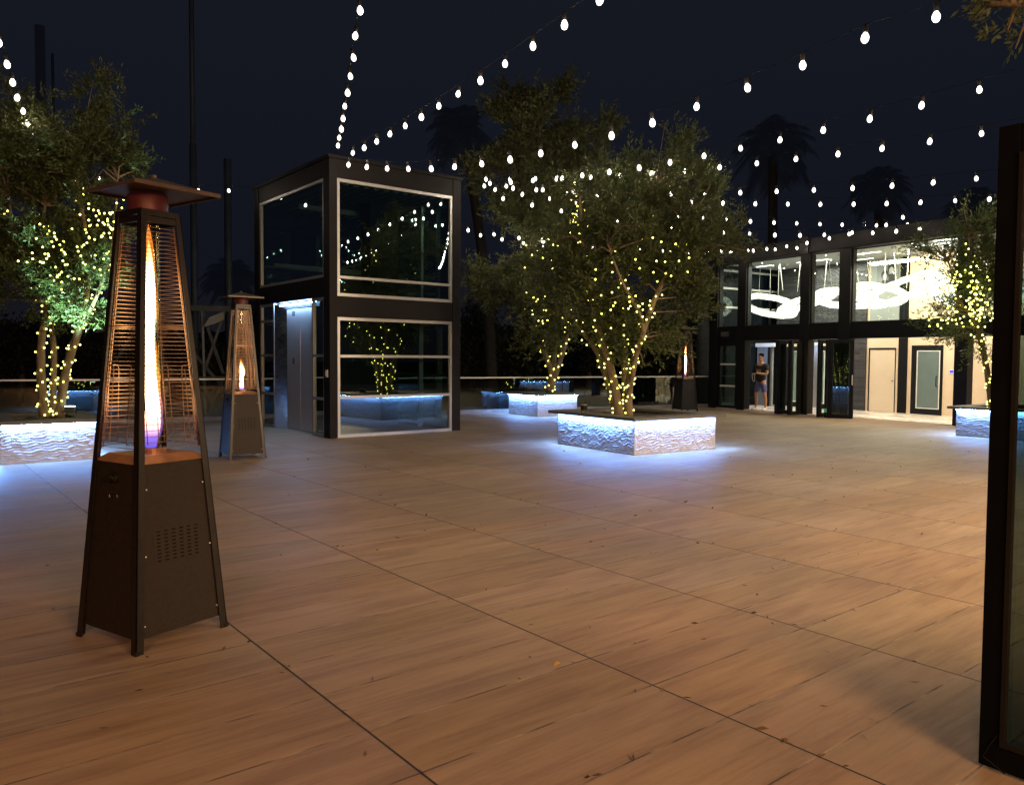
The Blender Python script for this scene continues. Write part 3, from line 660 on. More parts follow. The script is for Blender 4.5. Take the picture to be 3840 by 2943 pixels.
# fixed left door leaf with bars
def door_leaf(s0, s1, z1=2.0, name='door', bars=(1.33, .68), parent=None, y=.03, origin=None, rot=0, gm='door_glass', fw=.09, barmat='white_bar'):
    r = empty(name); r.parent = parent or lb
    if origin: r.location = origin; r.rotation_euler = (0, 0, rot)
    f = MB(); f.box((s0, y, .005), (s0+fw, y+.05, z1)); f.box((s1-fw, y, .005), (s1, y+.05, z1)); f.box((s0+fw, y+.001, z1-fw), (s1-fw, y+.049, z1)); f.box((s0+fw, y+.001, .005), (s1-fw, y+.049, .10))
    f.obj('door_frame', M['black_frame'], r)
    for b in bars: MB().box((s0+fw, y-.004, b-.026), (s1-fw, y+.046, b+.026)).obj('bar', M[barmat], r)
    MB().quad((s0+fw*.7, y+.03, .08), (s1-fw*.7, y+.03, .08), (s1-fw*.7, y+.03, z1-fw*.7), (s0+fw*.7, y+.03, z1-fw*.7)).obj('pane', M[gm], r)
    return r
dl = door_leaf(-.016, .746, 1.96)
lp('transom', 'black_frame', [((-.016, .03, 1.962), (.746, .08, 2.024))])
# folding leaves stacked on either side of the openings
o3 = door_leaf(0, .58, 1.99, 'folding_door', (), origin=(4.20, -.52, 0), rot=rad(24), y=-.025); MB().box((.545, -.05, .85), (.57, -.026, 1.10)).obj('handle', M['white_plastic'], o3)
for sx, rt in ((2.44, -76), (2.62, -88), (2.80, -72), (3.02, -86)): door_leaf(0, .56, 1.99, 'folding_door', (), origin=(sx, .0, 0), rot=rad(rt), y=-.025)
for sx, rt in ((3.80, -80), (3.97, -74), (4.16, -84)): door_leaf(0, .56, 1.99, 'folding_door', (), origin=(sx, .0, 0), rot=rad(rt), y=-.025)
# side wall glazing on the left, with pale bars
f = MB(); f.box((-.30, .222, 0), (-.24, .3, 4.33)); f.box((-.30, 2.6, 0), (-.24, 2.7, 4.33)); f.box((-.30, 5.6, 0), (-.24, 5.7, 4.33)); f.box((-.302, .3, 2.03), (-.236, 5.6, 2.42))
fo = f.obj('side_wall_frame', M['black_frame'], lb)
mb = MB()
for z in (3.08, 3.66, 4.2): mb.box((-.29, .32, z-.03), (-.23, 2.6, z+.03)); mb.box((-.29, 2.72, z-.03), (-.23, 5.58, z+.03))
mb.obj('cross_bar', M['white_bar'], fo)
MB().quad((-.265, .3, .02), (-.265, 5.6, .02), (-.265, 5.6, 4.3), (-.265, .3, 4.3)).obj('pane', M['door_glass'], fo)
# interior
lp('lobby_floor', 'white_floor', [((-.2, -.02, .004), (LW, 8.9, .022))])
bw = LD
lp('back_wall', 'beige', [((3.14, bw, .022), (3.212, bw+.12, 4.32)), ((3.212, bw, 1.808), (4.03, bw+.12, 2.2)), ((4.03, bw, .022), (4.11, bw+.12, 2.2)),
    ((4.366, bw, .022), (4.48, bw+.12, 4.32)), ((4.48, bw, 1.888), (5.345, bw+.12, 4.32)), ((5.345, bw, .022), (9.6, bw+.12, 4.32))])
lp('upper_wall', 'grey_wall', [((3.212, bw+.002, 2.2), (4.109, bw+.1, 4.32))])
lp('wall_column', 'black_wall', [((4.112, bw-.03, .022), (4.364, bw+.1, 4.32))])
lp('wall_column', 'black_wall', [((7.0, bw-.9, .022), (7.35, bw-.6, 4.32))])
d1 = lp('flush_door', 'door_beige', [((3.24, bw+.012, .03), (4.002, bw+.05, 1.784))]); MB().lathe([(.012, 0), (.02, .01), (.024, .03), (.014, .045)], 12).obj('knob', M['chrome'], d1).matrix_local = Matrix.Translation((3.95, bw+.008, .90)) @ Matrix.Rotation(PI/2, 4, 'X')
lp('door_surround', 'black_frame', [((3.213, bw-.008, .022), (3.236, bw+.1, 1.826)), ((4.006, bw-.008, .022), (4.029, bw+.1, 1.826)), ((3.236, bw-.007, 1.786), (4.006, bw+.1, 1.826))])
d2 = empty('frosted_door'); d2.parent = lb
lp('door_frame', 'black_frame', [((4.482, bw-.012, .022), (4.633, bw+.06, 1.886)), ((5.269, bw-.012, .022), (5.343, bw+.06, 1.886)), ((4.633, bw-.010, 1.743), (5.269, bw+.06, 1.886)), ((4.633, bw-.010, .022), (5.269, bw+.06, .18))], d2)
lp('trim', 'white_plastic', [((4.633, bw-.016, .18), (4.657, bw+.02, 1.743)), ((5.245, bw-.016, .18), (5.269, bw+.02, 1.743)), ((4.657, bw-.014, 1.72), (5.245, bw+.02, 1.743)), ((4.657, bw-.014, .18), (5.245, bw+.02, .203))], d2)
lp('pane', 'frosted', [((4.657, bw+.0, .203), (5.245, bw+.018, 1.72))], d2)
hd = MB(); hd.tube([(5.20, bw-.014, .78), (5.20, bw-.06, .79), (5.20, bw-.07, .83), (5.20, bw-.07, 1.01), (5.20, bw-.06, 1.05), (5.20, bw-.014, 1.06)], .011, 8); hd.obj('handle', M['black_frame'], d2, True)
st = lp('stone_wall', 'darkstone', [((.02, bw-.05, .022), (.95, bw+.1, 4.32)), ((.95, bw-.05, 2.0), (1.62, bw+.1, 4.32)), ((1.62, bw-.05, .022), (3.135, bw+.1, 4.32))])
ed = lp('elevator_door', 'stainless', [((.97, bw, .03), (1.283, bw+.03, 1.92)), ((1.287, bw, .03), (1.60, bw+.03, 1.92))]); lp('lintel', 'white_plastic', [((.95, bw-.06, 1.92), (1.64, bw+.02, 1.998))], ed)
lp('jamb', 'chrome', [((.952, bw-.055, .03), (.969, bw+.03, 1.918)), ((1.602, bw-.055, .03), (1.638, bw-.03, 1.918))], ed)
kp = lp('keypad', 'silver', [((.20, bw-.07, .78), (.29, bw-.052, 1.08))])
# hall left of the stone wall
lp('hall_wall', 'grey_wall', [((-.225, 2.05, .022), (.36, 2.12, 1.87))])
lp('hall_header', 'white_plastic', [((-.225, 1.95, 1.873), (.50, 2.12, 1.99))])
lp('rear_wall', 'grey_wall', [((-.2, bw+3.2, .022), (LW, bw+3.3, 4.32))])
lp('hall_post', 'black_frame', [((-.02, bw+.4, .022), (.04, bw+.5, 2.5)), ((.30, 1.90, .022), (.36, 1.96, 1.87))])
gt = lp('door_tag', 'green_tag', [((4.10, -.57, .14), (4.18, -.56, .24))])
# exit sign over the left door
ex = empty('exit_sign'); ex.parent = lb
lp('sign_box', 'exit_face', [((.15, -.05, 2.15), (.43, -.014, 2.30))], ex)
def letters(txt, parent, mat, x, y, z, size):
    cu = bpy.data.curves.new('lettering', 'FONT'); cu.body = txt; cu.size = size; cu.extrude = .002; cu.align_x = 'CENTER'; cu.align_y = 'CENTER'
    o = bpy.data.objects.new('lettering', cu); C.objects.link(o); o.parent = parent; o.location = (x, y, z); o.rotation_euler = (PI/2, 0, 0); cu.materials.append(mat); bpy.context.view_layer.update()
    me = bpy.data.meshes.new_from_object(o.evaluated_get(bpy.context.evaluated_depsgraph_get())); lo = bpy.data.objects.new('lettering', me); C.objects.link(lo)
    lo.parent = parent; lo.location = (x, y, z); lo.rotation_euler = (PI/2, 0, 0); bpy.data.objects.remove(o); lo.name = 'lettering'
letters('EXIT', ex, M['exit_letter'], .29, -.053, 2.225, .12)
def LBP(s, off, z): return Vector(F0)+DU*s+Vector((-DU.y, DU.x, 0))*off+Vector((0, 0, z))
# thermostat, portrait
th = empty('thermostat', LBP(5.58, bw-.001, 1.19), FROT, 'small white thermostat with glowing blue screen on the cream wall', 'thermostat')
MB().box((-.055, -.02, -.06), (.055, 0, .05)).obj('housing', M['white_plastic'], th, bevel=.006); MB().box((-.045, -.023, -.03), (.045, -.0205, .035)).obj('screen', M['blue_screen'], th)
pc = empty('portrait_picture', LBP(3.72, bw-.002, 3.92), FROT, 'large black and white portrait of two people high on the lobby back wall', 'picture')
MB().box((-.30, -.03, -.40), (.33, 0, .36)).obj('canvas', M['photo_dark'], pc)
for cx, cz, r in ((-.06, -.08, .085), (.13, .08, .09)):
    mb = MB(); n_ = 18
    mb.add([(cx+r*1.35*math.cos(2*PI*i/n_), -.033, cz+.03+r*1.5*math.sin(2*PI*i/n_)) for i in range(n_)], [tuple(range(n_))]); mb.add([(cx-.10, -.0325, -.40), (cx+.11, -.0325, -.40), (cx+.09, -.0325, cz-.12), (cx-.08, -.0325, cz-.12)], [(0, 1, 2, 3)])
    mb.obj('figure_silhouette', M['photo_ink'], pc)  # dark printed silhouette of a figure
    mb = MB(); mb.add([(cx+r*.8*math.cos(2*PI*i/n_), -.036, cz-.02+r*1.05*math.sin(2*PI*i/n_)) for i in range(n_)], [tuple(range(n_))]); mb.obj('figure_face', M['photo_pale'], pc)
# chandelier of interlocked glowing links
ch = empty('chain_chandelier', LBP(0, 1.15, 0), FROT, 'long glowing chandelier of giant interlocked chain links hanging in the lobby', 'chandelier')
def chain_link(c, lx, lz, tilt, twist, tr=.092):
    mb = MB(); n_ = 30; pts = []
    rot = Matrix.Translation(c) @ Matrix.Rotation(tilt, 4, 'Y') @ Matrix.Rotation(twist, 4, 'X')
    for i in range(n_+1):
        a = 2*PI*i/n_; ca, sa = math.cos(a), math.sin(a)
        pts.append(rot @ Vector((lx*math.copysign(abs(ca)**.8, ca), 0, lz*math.copysign(abs(sa)**.9, sa))))
    mb.tube(pts, [tr*(1+.05*math.sin(7*i)) for i in range(n_+1)], 8, False); return mb.obj('chain_link', M['chain'], ch, True)
links = [((.97, .0, 3.08), .90, .30, rad(10), rad(30)), ((2.22, .05, 3.14), .95, .26, rad(-12), rad(-52)), ((3.45, 0, 3.16), .90, .24, rad(5), rad(34)), ((4.35, .05, 3.22), .78, .28, rad(13), rad(-46)),
         ((5.05, 0, 3.27), 1.0, .22, rad(-17), rad(36)), ((6.15, .05, 3.2), .80, .26, rad(30), rad(-46)), ((7.05, 0, 3.05), .8, .28, rad(-10), rad(30)), ((8.2, .05, 3.1), .8, .26, rad(12), rad(-40))]
for a in links: chain_link(Vector(a[0]), *a[1:])
mb = MB(); rr = random.Random(9)
for i in range(26):
    s = .3+i*.31+rr.uniform(-.08, .08); y = rr.uniform(-.35, .35)
    mb.tube([(s+rr.uniform(-.05, .05), y, 4.279), (s, y*.4, 3.42+rr.uniform(-.15, .1))], .0042 if i % 4 else .009, 5)
mb.obj('suspension_wire', M['white_bar'], ch)

# ------------------------------------------------------------------ glass railing
rl = empty('glass_railing', label='frameless glass railing with pale metal handrail along the terrace edge', cat='railing')
d = (RB_-RA).normalized(); L = (RB_-RA).length
MB().bar(RA+Vector((0, 0, .945)), RB_+Vector((0, 0, .945)), .06, .035).obj('handrail', M['rail'] if 'rail' in M else M['white_bar'], rl)
MB().bar(RA+Vector((0, 0, .05)), RB_+Vector((0, 0, .05)), .10, .10).obj('base_channel', M['concrete'], rl)
npan = 15
for i in range(npan):
    a = RA+d*(L*i/npan+.012); b = RA+d*(L*(i+1)/npan-.012)
    MB().quad(a+Vector((0, 0, .10)), b+Vector((0, 0, .10)), b+Vector((0, 0, .93)), a+Vector((0, 0, .93))).obj('glass_panel', M['rail_glass'], rl)

# ------------------------------------------------------------------ big glazed panel at the right
gp = empty('glazed_panel', (3.08, 1.126, 0), 0, 'tall dark framed glass door leaf close by at the right edge', 'glass panel')
GH = 2.29; GL = 1.6
fr = MB(); fr.box((0, -.068, .012), (.055, 0, GH)); fr.box((0, -GL, .012), (.055, -GL+.115, GH)); fr.box((.001, -GL+.115, GH-.10), (.054, -.068, GH)); fr.box((.001, -GL+.115, .012), (.054, -.068, .10))
fr.obj('frame', M['panel_frame'], gp, bevel=.003)
bd = MB()
for a, b in (((-.006, -.083, .10), (.02, -.0685, GH-.1)), ((-.006, -GL+.1155, .13), (.02, -GL+.13, GH-.1)), ((-.006, -GL+.13, .101), (.02, -.083, .118)), ((-.006, -GL+.13, GH-.12), (.02, -.083, GH-.101))): bd.box(a, b)
bd.obj('glazing_bead', M['black_frame'], gp)
MB().quad((.027, -.075, .11), (.027, -GL+.12, .11), (.027, -GL+.12, GH-.1), (.027, -.075, GH-.1)).obj('pane', M['panel_glass'], gp)
for z in (1.13, .79, 1.49): MB().box((.07, -GL+.12, z-.010), (.09, -.118, z+.010)).obj('cross_bar', M['pole'], gp)  # thin bars built to imitate window bars reflected in the pane
wl_ = MB(); wl_.tube([(-.003, -.06, .14), (-.006, -.04, .10), (-.012, -.02, .05), (-.006, -.09, .012)], .0022, 6); wl_.obj('cord', M['cable'], gp)

# ------------------------------------------------------------------ trees
def leaf_mesh(name, pts, dirs, per, ll, lw, spread, mat, seed, droop=0.0):
    r = np.random.RandomState(seed); n = len(pts); Nn = n*per
    base = np.repeat(np.asarray(pts), per, 0)+r.normal(0, spread, (Nn, 3))
    dv = np.repeat(np.asarray(dirs), per, 0)+r.normal(0, .75, (Nn, 3)); dv[:, 2] -= droop
    dv /= np.linalg.norm(dv, axis=1)[:, None]
    side = np.cross(dv, r.normal(0, 1, (Nn, 3))); side /= np.linalg.norm(side, axis=1)[:, None]+1e-9
    L_ = ll*r.uniform(.6, 1.3, (Nn, 1)); W = lw*r.uniform(.7, 1.2, (Nn, 1))
    v = np.empty((Nn, 4, 3)); v[:, 0] = base; v[:, 1] = base+dv*L_*.5+side*W*.5; v[:, 2] = base+dv*L_; v[:, 3] = base+dv*L_*.5-side*W*.5
    me = bpy.data.meshes.new(name); me.vertices.add(Nn*4); me.vertices.foreach_set('co', v.reshape(-1).astype(np.float32))
    me.loops.add(Nn*4); me.polygons.add(Nn); me.polygons.foreach_set('loop_start', np.arange(0, Nn*4, 4, dtype=np.int32))
    me.loops.foreach_set('vertex_index', np.arange(Nn*4, dtype=np.int32)); me.update(calc_edges=True)
    at_ = me.attributes.new('tone', 'FLOAT', 'POINT'); tone = np.repeat(np.clip(np.repeat(r.uniform(0, 1, n), per)*.6+r.uniform(0, .4, Nn), 0, 1), 4)
    at_.data.foreach_set('value', tone.astype(np.float32)); me.materials.append(mat); return me
def crown_points(blobs, n_total, seed, hole=.36, shoot=.42):
    """leaf positions strung along shoots that start inside small lobes and grow outward and up, leaving gaps between the lobes"""
    r = np.random.RandomState(seed); P = []; Dv = []; sub = []
    for c, rx, ry, rz in blobs:
        c = np.array(c); k = max(3, int(3+5*min(1, rx/.6)))
        for _ in range(k):
            q = r.normal(0, 1, 3); q /= np.linalg.norm(q); f = r.uniform(.35, .95)
            sub.append((c+q*np.array([rx, ry, rz])*f, c, np.array([rx, ry, rz])*r.uniform(.28, .48)))
    w_ = np.array([x[2].prod() for x in sub])**.72; w_ /= w_.sum(); m = 7
    for i in r.choice(len(sub), n_total//m, p=w_):
        sc, c, rr_ = sub[i]; q = r.normal(0, 1, 3); q /= np.linalg.norm(q); p0 = sc+q*rr_*r.uniform(.1, 1)**.6
        d = (p0-c); d = d/(np.linalg.norm(d)+1e-6)*.8+np.array([0, 0, .55])+r.normal(0, .45, 3); d /= np.linalg.norm(d)
        L_ = shoot*r.uniform(.45, 1.25)*(1.5 if r.uniform() < .12 else 1); bend = r.normal(0, .12, 3)
        for j in range(m):
            t = (j+r.uniform(0, 1))/m; P.append(p0+d*L_*t+bend*t*t*L_); Dv.append(d*1.2)
    return P, Dv
def dblob(dx, dy, rx, ry, depth, off=0.0, yf=.9):
    k = depth*1.75182/FPX; c = at(dx, dy, depth+off)
    return ((c.x, c.y, c.z), rx*k, rx*k*yf, ry*k)
def catmull(pts, m=6):
    out = []; P = [pts[0]]+list(pts)+[pts[-1]]
    for i in range(1, len(P)-2):
        for j in range(m):
            t = j/m; a, b, c, d = P[i-1], P[i], P[i+1], P[i+2]
            out.append(.5*((2*b)+(c-a)*t+(2*a-5*b+4*c-d)*t*t+(3*b-a-3*c+d)*t*t*t))
    out.append(pts[-1]); return out
def build_tree(name, label, cat, base, limbs, blobs, ntwig, per, ll, lw, spread, mat, seed, r0, bark='bark', group=None, droop=0.0, hole=.36, stems=True, shoot=.42):
    root = empty(name, base, 0, label, cat, group); B = Vector(base); mb = MB(); rr = random.Random(seed); curves = []
    for li in limbs:
        pts, ra, rb_ = li; cv = catmull([Vector(p) for p in pts]); curves.append((cv, ra, rb_)); n = len(cv)
        mb.tube([p-B for p in cv], [lerp(ra, rb_, i/(n-1))*(1+.06*math.sin(i*1.7)) for i in range(n)], 9)
    P, Dv = crown_points(blobs, ntwig, seed, hole, shoot)
    allp = [p for cv, _, _ in curves for p in cv[len(cv)//3:]]
    if stems and allp:
        A = np.array([tuple(p) for p in allp])
        for i in range(0, len(P), max(1, len(P)//160)):
            q = np.array(P[i]); w_ = A-q; dd = (w_**2).sum(1)+np.where(A[:, 2] > q[2], 1.5, 0); j = dd.argmin(); a = Vector(A[j]); b = Vector(q)
            mid = a.lerp(b, .5)+Vector((rr.uniform(-.1, .1), rr.uniform(-.1, .1), rr.uniform(-.02, .14)))
            mb.tube([a-B, mid-B, b-B], [.016, .010, .004], 5, False)
    mb.obj('trunk', M[bark], root, True)
    me = leaf_mesh('crown', [tuple(Vector(p)-B) for p in P], Dv, per, ll, lw, spread, mat, seed+1, droop); link('crown', me, root)
    return root, curves
PS = lambda lst, dep: [at(x, y, dep+(z if z else 0)) for x, y, z in [(q+(0,))[:3] for q in lst]]
# middle olive tree
dm = 13.12
mid_l = [(PS([(1326, 893), (1312, 810), (1290, 735, -.1), (1270, 650, -.2), (1255, 560, -.2), (1247, 480, -.1), (1240, 420)], dm), .085, .02),
         (PS([(1345, 893), (1348, 810, -.05), (1372, 725, -.2), (1402, 640, -.3), (1440, 560, -.3), (1470, 480, -.2)], dm), .08, .018),
         (PS([(1318, 880, .1), (1285, 770, .2), (1250, 715, .3), (1200, 660, .4)], dm), .06, .02),
         (PS([(1338, 890, .15), (1338, 760, .3), (1332, 620, .5), (1372, 500, .5), (1405, 400, .4)], dm), .07, .015),
         (PS([(1345, 850, -.1), (1362, 760, -.35), (1375, 690, -.5), (1330, 600, -.7), (1300, 520, -.7)], dm), .05, .012)]
mb_ = [dblob(1310, 745, 30, 26, dm, -.35), dblob(1385, 735, 30, 26, dm, -.35), dblob(1225, 470, 50, 60, dm, .4), dblob(1200, 570, 50, 50, dm, .4), dblob(1190, 640, 46, 40, dm, .3), dblob(1260, 395, 46, 46, dm, .5), dblob(1420, 365, 62, 72, dm), dblob(1440, 310, 26, 30, dm), dblob(1500, 400, 40, 40, dm), dblob(1335, 440, 100, 90, dm, .3), dblob(1485, 450, 80, 78, dm), dblob(1535, 510, 50, 48, dm), dblob(1575, 495, 30, 22, dm, -.3), dblob(1400, 545, 130, 95, dm), dblob(1300, 600, 105, 88, dm),
       dblob(1440, 645, 90, 72, dm), dblob(1500, 620, 50, 60, dm), dblob(1268, 690, 66, 52, dm), dblob(1360, 700, 95, 55, dm), dblob(1250, 570, 64, 75, dm), dblob(1345, 768, 26, 40, dm), dblob(1420, 740, 22, 30, dm), dblob(1285, 765, 18, 24, dm), dblob(1255, 720, 30, 22, dm, -.3)]
tm, cm = build_tree('olive_tree', 'big multi stemmed olive tree with fairy lights growing from the middle planter', 'tree', at(1335, 893, dm), mid_l, mb_, 17500, 4, .085, .024, .022, M['leaf'], 3, .08, shoot=.38, group='olive trees in the planters')
# back olive tree
db = 20.5
bk_l = [(PS([(1174, 838), (1180, 800), (1162, 745), (1142, 690), (1122, 600), (1150, 480)], db), .09, .03), (PS([(1178, 838), (1196, 780), (1213, 720), (1220, 610), (1232, 470), (1240, 400)], db), .08, .02),
        (PS([(1180, 836, .2), (1186, 700, .4), (1150, 560, .5), (1110, 420, .4), (1150, 260)], db), .08, .02)]
bb_ = [dblob(1180, 262, 95, 72, db), dblob(1105, 270, 55, 55, db), dblob(1095, 205, 32, 28, db), dblob(1180, 205, 40, 28, db), dblob(1250, 310, 60, 62, db), dblob(1150, 375, 115, 85, db), dblob(1060, 370, 50, 50, db), dblob(1075, 470, 80, 66, db), dblob(1200, 490, 120, 100, db),
       dblob(1048, 600, 55, 55, db), dblob(1020, 590, 34, 30, db), dblob(1125, 650, 78, 62, db), dblob(1190, 700, 66, 48, db), dblob(1170, 590, 100, 80, db), dblob(1290, 380, 50, 62, db), dblob(1150, 730, 40, 22, db)]
tb, cb = build_tree('olive_tree', 'tallest olive tree, in the small planter by the railing, lights on its forked trunk', 'tree', at(1177, 838, db), bk_l, bb_, 24000, 4, .125, .036, .03, M['leaf_far'], 23, .08, group='olive trees in the planters')
# left olive tree
dL = 11.55
lf_l = [(PS([(95, 893), (88, 800), (90, 720), (102, 640), (86, 560), (96, 440)], dL), .07, .02), (PS([(128, 893), (140, 800), (166, 715), (182, 650), (190, 550), (172, 430), (160, 350)], dL), .07, .018),
        (PS([(142, 800, .05), (152, 740, .1), (200, 650), (232, 560), (246, 470), (252, 380)], dL), .04, .012), (PS([(112, 893, .3), (110, 700, .5), (40, 560, .4), (20, 420)], dL), .05, .015)]
lb_ = [dblob(40, 335, 105, 105, dL), dblob(140, 275, 80, 70, dL), dblob(205, 225, 38, 42, dL), dblob(228, 180, 16, 26, dL), dblob(258, 268, 30, 30, dL), dblob(272, 232, 12, 24, dL), dblob(205, 345, 80, 72, dL), dblob(258, 330, 24, 36, dL), dblob(90, 480, 130, 95, dL), dblob(195, 470, 72, 85, dL), dblob(40, 590, 90, 52, dL),
       dblob(130, 590, 70, 60, dL), dblob(-60, 450, 90, 150, dL), dblob(185, 570, 66, 60, dL), dblob(160, 660, 55, 45, dL, .2), dblob(150, 640, 34, 40, dL, -.45), dblob(190, 610, 34, 44, dL, -.4), dblob(140, 700, 20, 24, dL, -.4), dblob(205, 670, 26, 30, dL, -.4), dblob(60, 640, 30, 26, dL), dblob(215, 600, 40, 40, dL), dblob(20, 230, 50, 50, dL)]
tl, cl_ = build_tree('olive_tree', 'olive tree at the left edge, leaves glowing green above a floodlight', 'tree', at(112, 893, dL), lf_l, lb_, 19000, 4, .08, .023, .02, M['leaf'], 43, .07, shoot=.30, group='olive trees in the planters')
# right tree
dr = 15.2
rt_l = [(PS([(2122, 885), (2112, 800), (2100, 745), (2086, 690), (2052, 640), (2030, 560)], dr), .05, .012), (PS([(2122, 880), (2114, 790), (2096, 700), (2082, 600), (2074, 500)], dr), .05, .012), (PS([(2126, 885, .1), (2130, 780), (2136, 660), (2140, 560)], dr), .05, .02)]
rb = [dblob(2010, 535, 52, 20, dr), dblob(2075, 500, 36, 36, dr), dblob(2052, 590, 50, 38, dr), dblob(2085, 650, 46, 46, dr), dblob(2015, 668, 36, 18, dr), dblob(2000, 705, 30, 14, dr), dblob(2100, 570, 40, 80, dr), dblob(2060, 705, 46, 22, dr), dblob(2135, 600, 40, 90, dr), dblob(2100, 740, 26, 26, dr)]
tr_, cr = build_tree('feathery_tree', 'slender feathery tree with dense fairy lights in front of the lobby windows', 'tree', at(2122, 888, dr), rt_l, rb, 4200, 3, .10, .022, .03, M['leaf_feather'], 63, .05, hole=.05)
# overhanging tree at the upper right corner
dO = 4.6
ov = [dblob(2150, -20, 60, 42, dO), dblob(2118, 2, 26, 18, dO), dblob(2185, 30, 34, 34, dO), dblob(2260, -40, 90, 80, dO), dblob(2330, -140, 130, 110, dO), dblob(2185, 62, 10, 14, dO)]
ob = at(4468, 900, 2.5); ob.z = 0
to, co = build_tree('overhanging_tree', 'leafy branch tips hanging into the upper right corner of the photo', 'tree', ob, [([ob, ob+Vector((0, .05, 1.6)), ob+Vector((.02, .6, 2.75)), at(2400, 0, dO)+Vector((0, -.35, .1)), at(2330, -140, dO)], .06, .025), ([at(2400, 40, dO), at(2280, -20, dO), at(2170, 10, dO)], .03, .008)], ov, 1500, 3, .06, .019, .02, M['leaf'], 83, .05, shoot=.17)

# fairy lights wound round the limbs
fb = MB(); n_ = 6; fb.lathe([(.003, -.012), (.011, -.007), (.0125, 0), (.010, .008), (.003, .013)], 6); FME = {}
def fairy(label, base, curves, dens, size, extra, seed, group='fairy light strings in the trees'):
    rr = random.Random(seed); root = empty('fairy_lights', base, 0, label, 'fairy lights', group); B = Vector(base); pts = []; wire = MB()
    for cv, ra, rb_ in curves:
        n = len(cv); ln = [0]
        for i in range(1, n): ln.append(ln[-1]+(cv[i]-cv[i-1]).length)
        T = ln[-1]; s = .03; ang = rr.uniform(0, 6); sp = []; i = 0
        while s < T*.97:
            while i < n-2 and ln[i+1] < s: i += 1
            t = (s-ln[i])/max(1e-6, ln[i+1]-ln[i]); p = cv[i].lerp(cv[i+1], t); dd = (cv[i+1]-cv[i]).normalized(); f = s/T
            x = dd.cross(Vector((.3, .7, .2))).normalized(); y = dd.cross(x); r_ = lerp(ra, rb_, f)+.02+max(0, f-.35)*.16*rr.uniform(.1, 1)
            q = p+x*r_*math.cos(ang)+y*r_*math.sin(ang); pts.append(q); sp.append(q-B); s += dens*(.55+1.0*f)*rr.uniform(.6, 1.5); ang += rr.uniform(.8, 1.9)
        wire.tube(sp, .003, 4, False)
    for b, num in extra:
        for _ in range(num):
            q = Vector((rr.gauss(0, 1), rr.gauss(0, 1), rr.gauss(0, 1))).normalized()*rr.uniform(.3, 1); pts.append(Vector(b[0])+Vector((q.x*b[1], q.y*b[2], q.z*b[3])))
    wire.obj('wire', M['fairy_wire'], root)
    m = FME.get(size)
    if m is None:
        q = MB(); q.add([(v[0]*size, v[1]*size, v[2]*size) for v in fb.v], fb.f); m = FME[size] = q.mesh('light_bulb', M['fairy'])
    o = Vector((0, 0, HC)); pts.sort(key=lambda p: rr.random())
    for p in pts[:100]: link('light_bulb', m, root, p-B)
    if len(pts) > 100:
        q = MB()
        for p in pts[100:]: q.add([(v[0]*size+p.x-B.x, v[1]*size+p.y-B.y, v[2]*size+p.z-B.z) for v in fb.v], fb.f)
        tag(q.obj('light_bulb_cluster', M['fairy'], root), kind='stuff')
    return root
fairy('yellow fairy lights wound round the stems of the middle olive tree', at(1335, 893, dm), cm, .085, 1.05, [(dblob(1320, 640, 90, 80, dm, -1.0), 22), (dblob(1430, 540, 70, 60, dm, -1.0), 12)], 5)
fairy('yellow fairy lights on the forked trunk of the tall tree by the railing', at(1177, 838, db), cb[:2], .10, 1.35, [(dblob(1150, 650, 50, 60, db, -1.3), 18), (dblob(1235, 470, 22, 80, db, -1.8), 34), (dblob(1180, 540, 50, 50, db, -1.8), 12)], 6)
fairy('star like fairy lights covering the olive tree at the left edge', at(112, 893, dL), cl_, .07, 1.0, [(dblob(120, 560, 80, 100, dL, -.7), 50), (dblob(205, 480, 50, 100, dL, -.7), 46)], 7)
fairy('warm fairy lights massed in the slender tree before the lobby', at(2122, 888, dr), cr, .10, 1.15, [(dblob(2060, 620, 50, 80, dr, -.4), 60), (dblob(2095, 650, 40, 80, dr, -.4), 60), (dblob(2020, 690, 40, 14, dr, -.3), 14)], 8)

# floodlights standing in the planters
def floodlight(label, loc, rz, lit):
    r = empty('floodlight', loc, rz, label, 'floodlight', 'garden floodlights in the planters')
    MB().box((-.07, -.03, .085), (.07, .03, .17)).obj('housing', M['black_frame'] if not lit else M['pole'], r, bevel=.01).rotation_euler.x = rad(0)
    MB().tube([(-.075, 0, .12), (-.085, 0, .05), (0, 0, .03), (.085, 0, .05), (.075, 0, .12)], .006, 6).obj('bracket', M['black_frame'], r)
    MB().tube([(0, 0, -.06), (0, 0, .03)], .012, 8).obj('stake', M['black_frame'], r)
    MB().box((-.06, -.028, .1705), (.06, .028, .178)).obj('lens', M['lamp_glass'] if lit else M['lens_off'], r)
    return r
fl1 = at(150, 880, 11.5); fl1.z = .55
floodlight('lit floodlight beside the trunk of the left edge olive tree', fl1, rad(-30), True)
sp = bpy.data.lights.new('floodlight_beam', 'SPOT'); sp.energy = 2200; sp.color = (.55, 1.0, .74); sp.spot_size = rad(46); sp.spot_blend = .7; sp.shadow_soft_size = .05
so_ = bpy.data.objects.new('floodlight_beam', sp); C.objects.link(so_); so_.location = at(165, 868, 11.05); so_.rotation_euler = (at(168, 650, 11.15)-so_.location).to_track_quat('-Z', 'Y').to_euler()
fl2 = at(1250, 880, 12.9); fl2.z = .54
floodlight('unlit pale floodlight on the soil of the middle planter', fl2, rad(20), False)

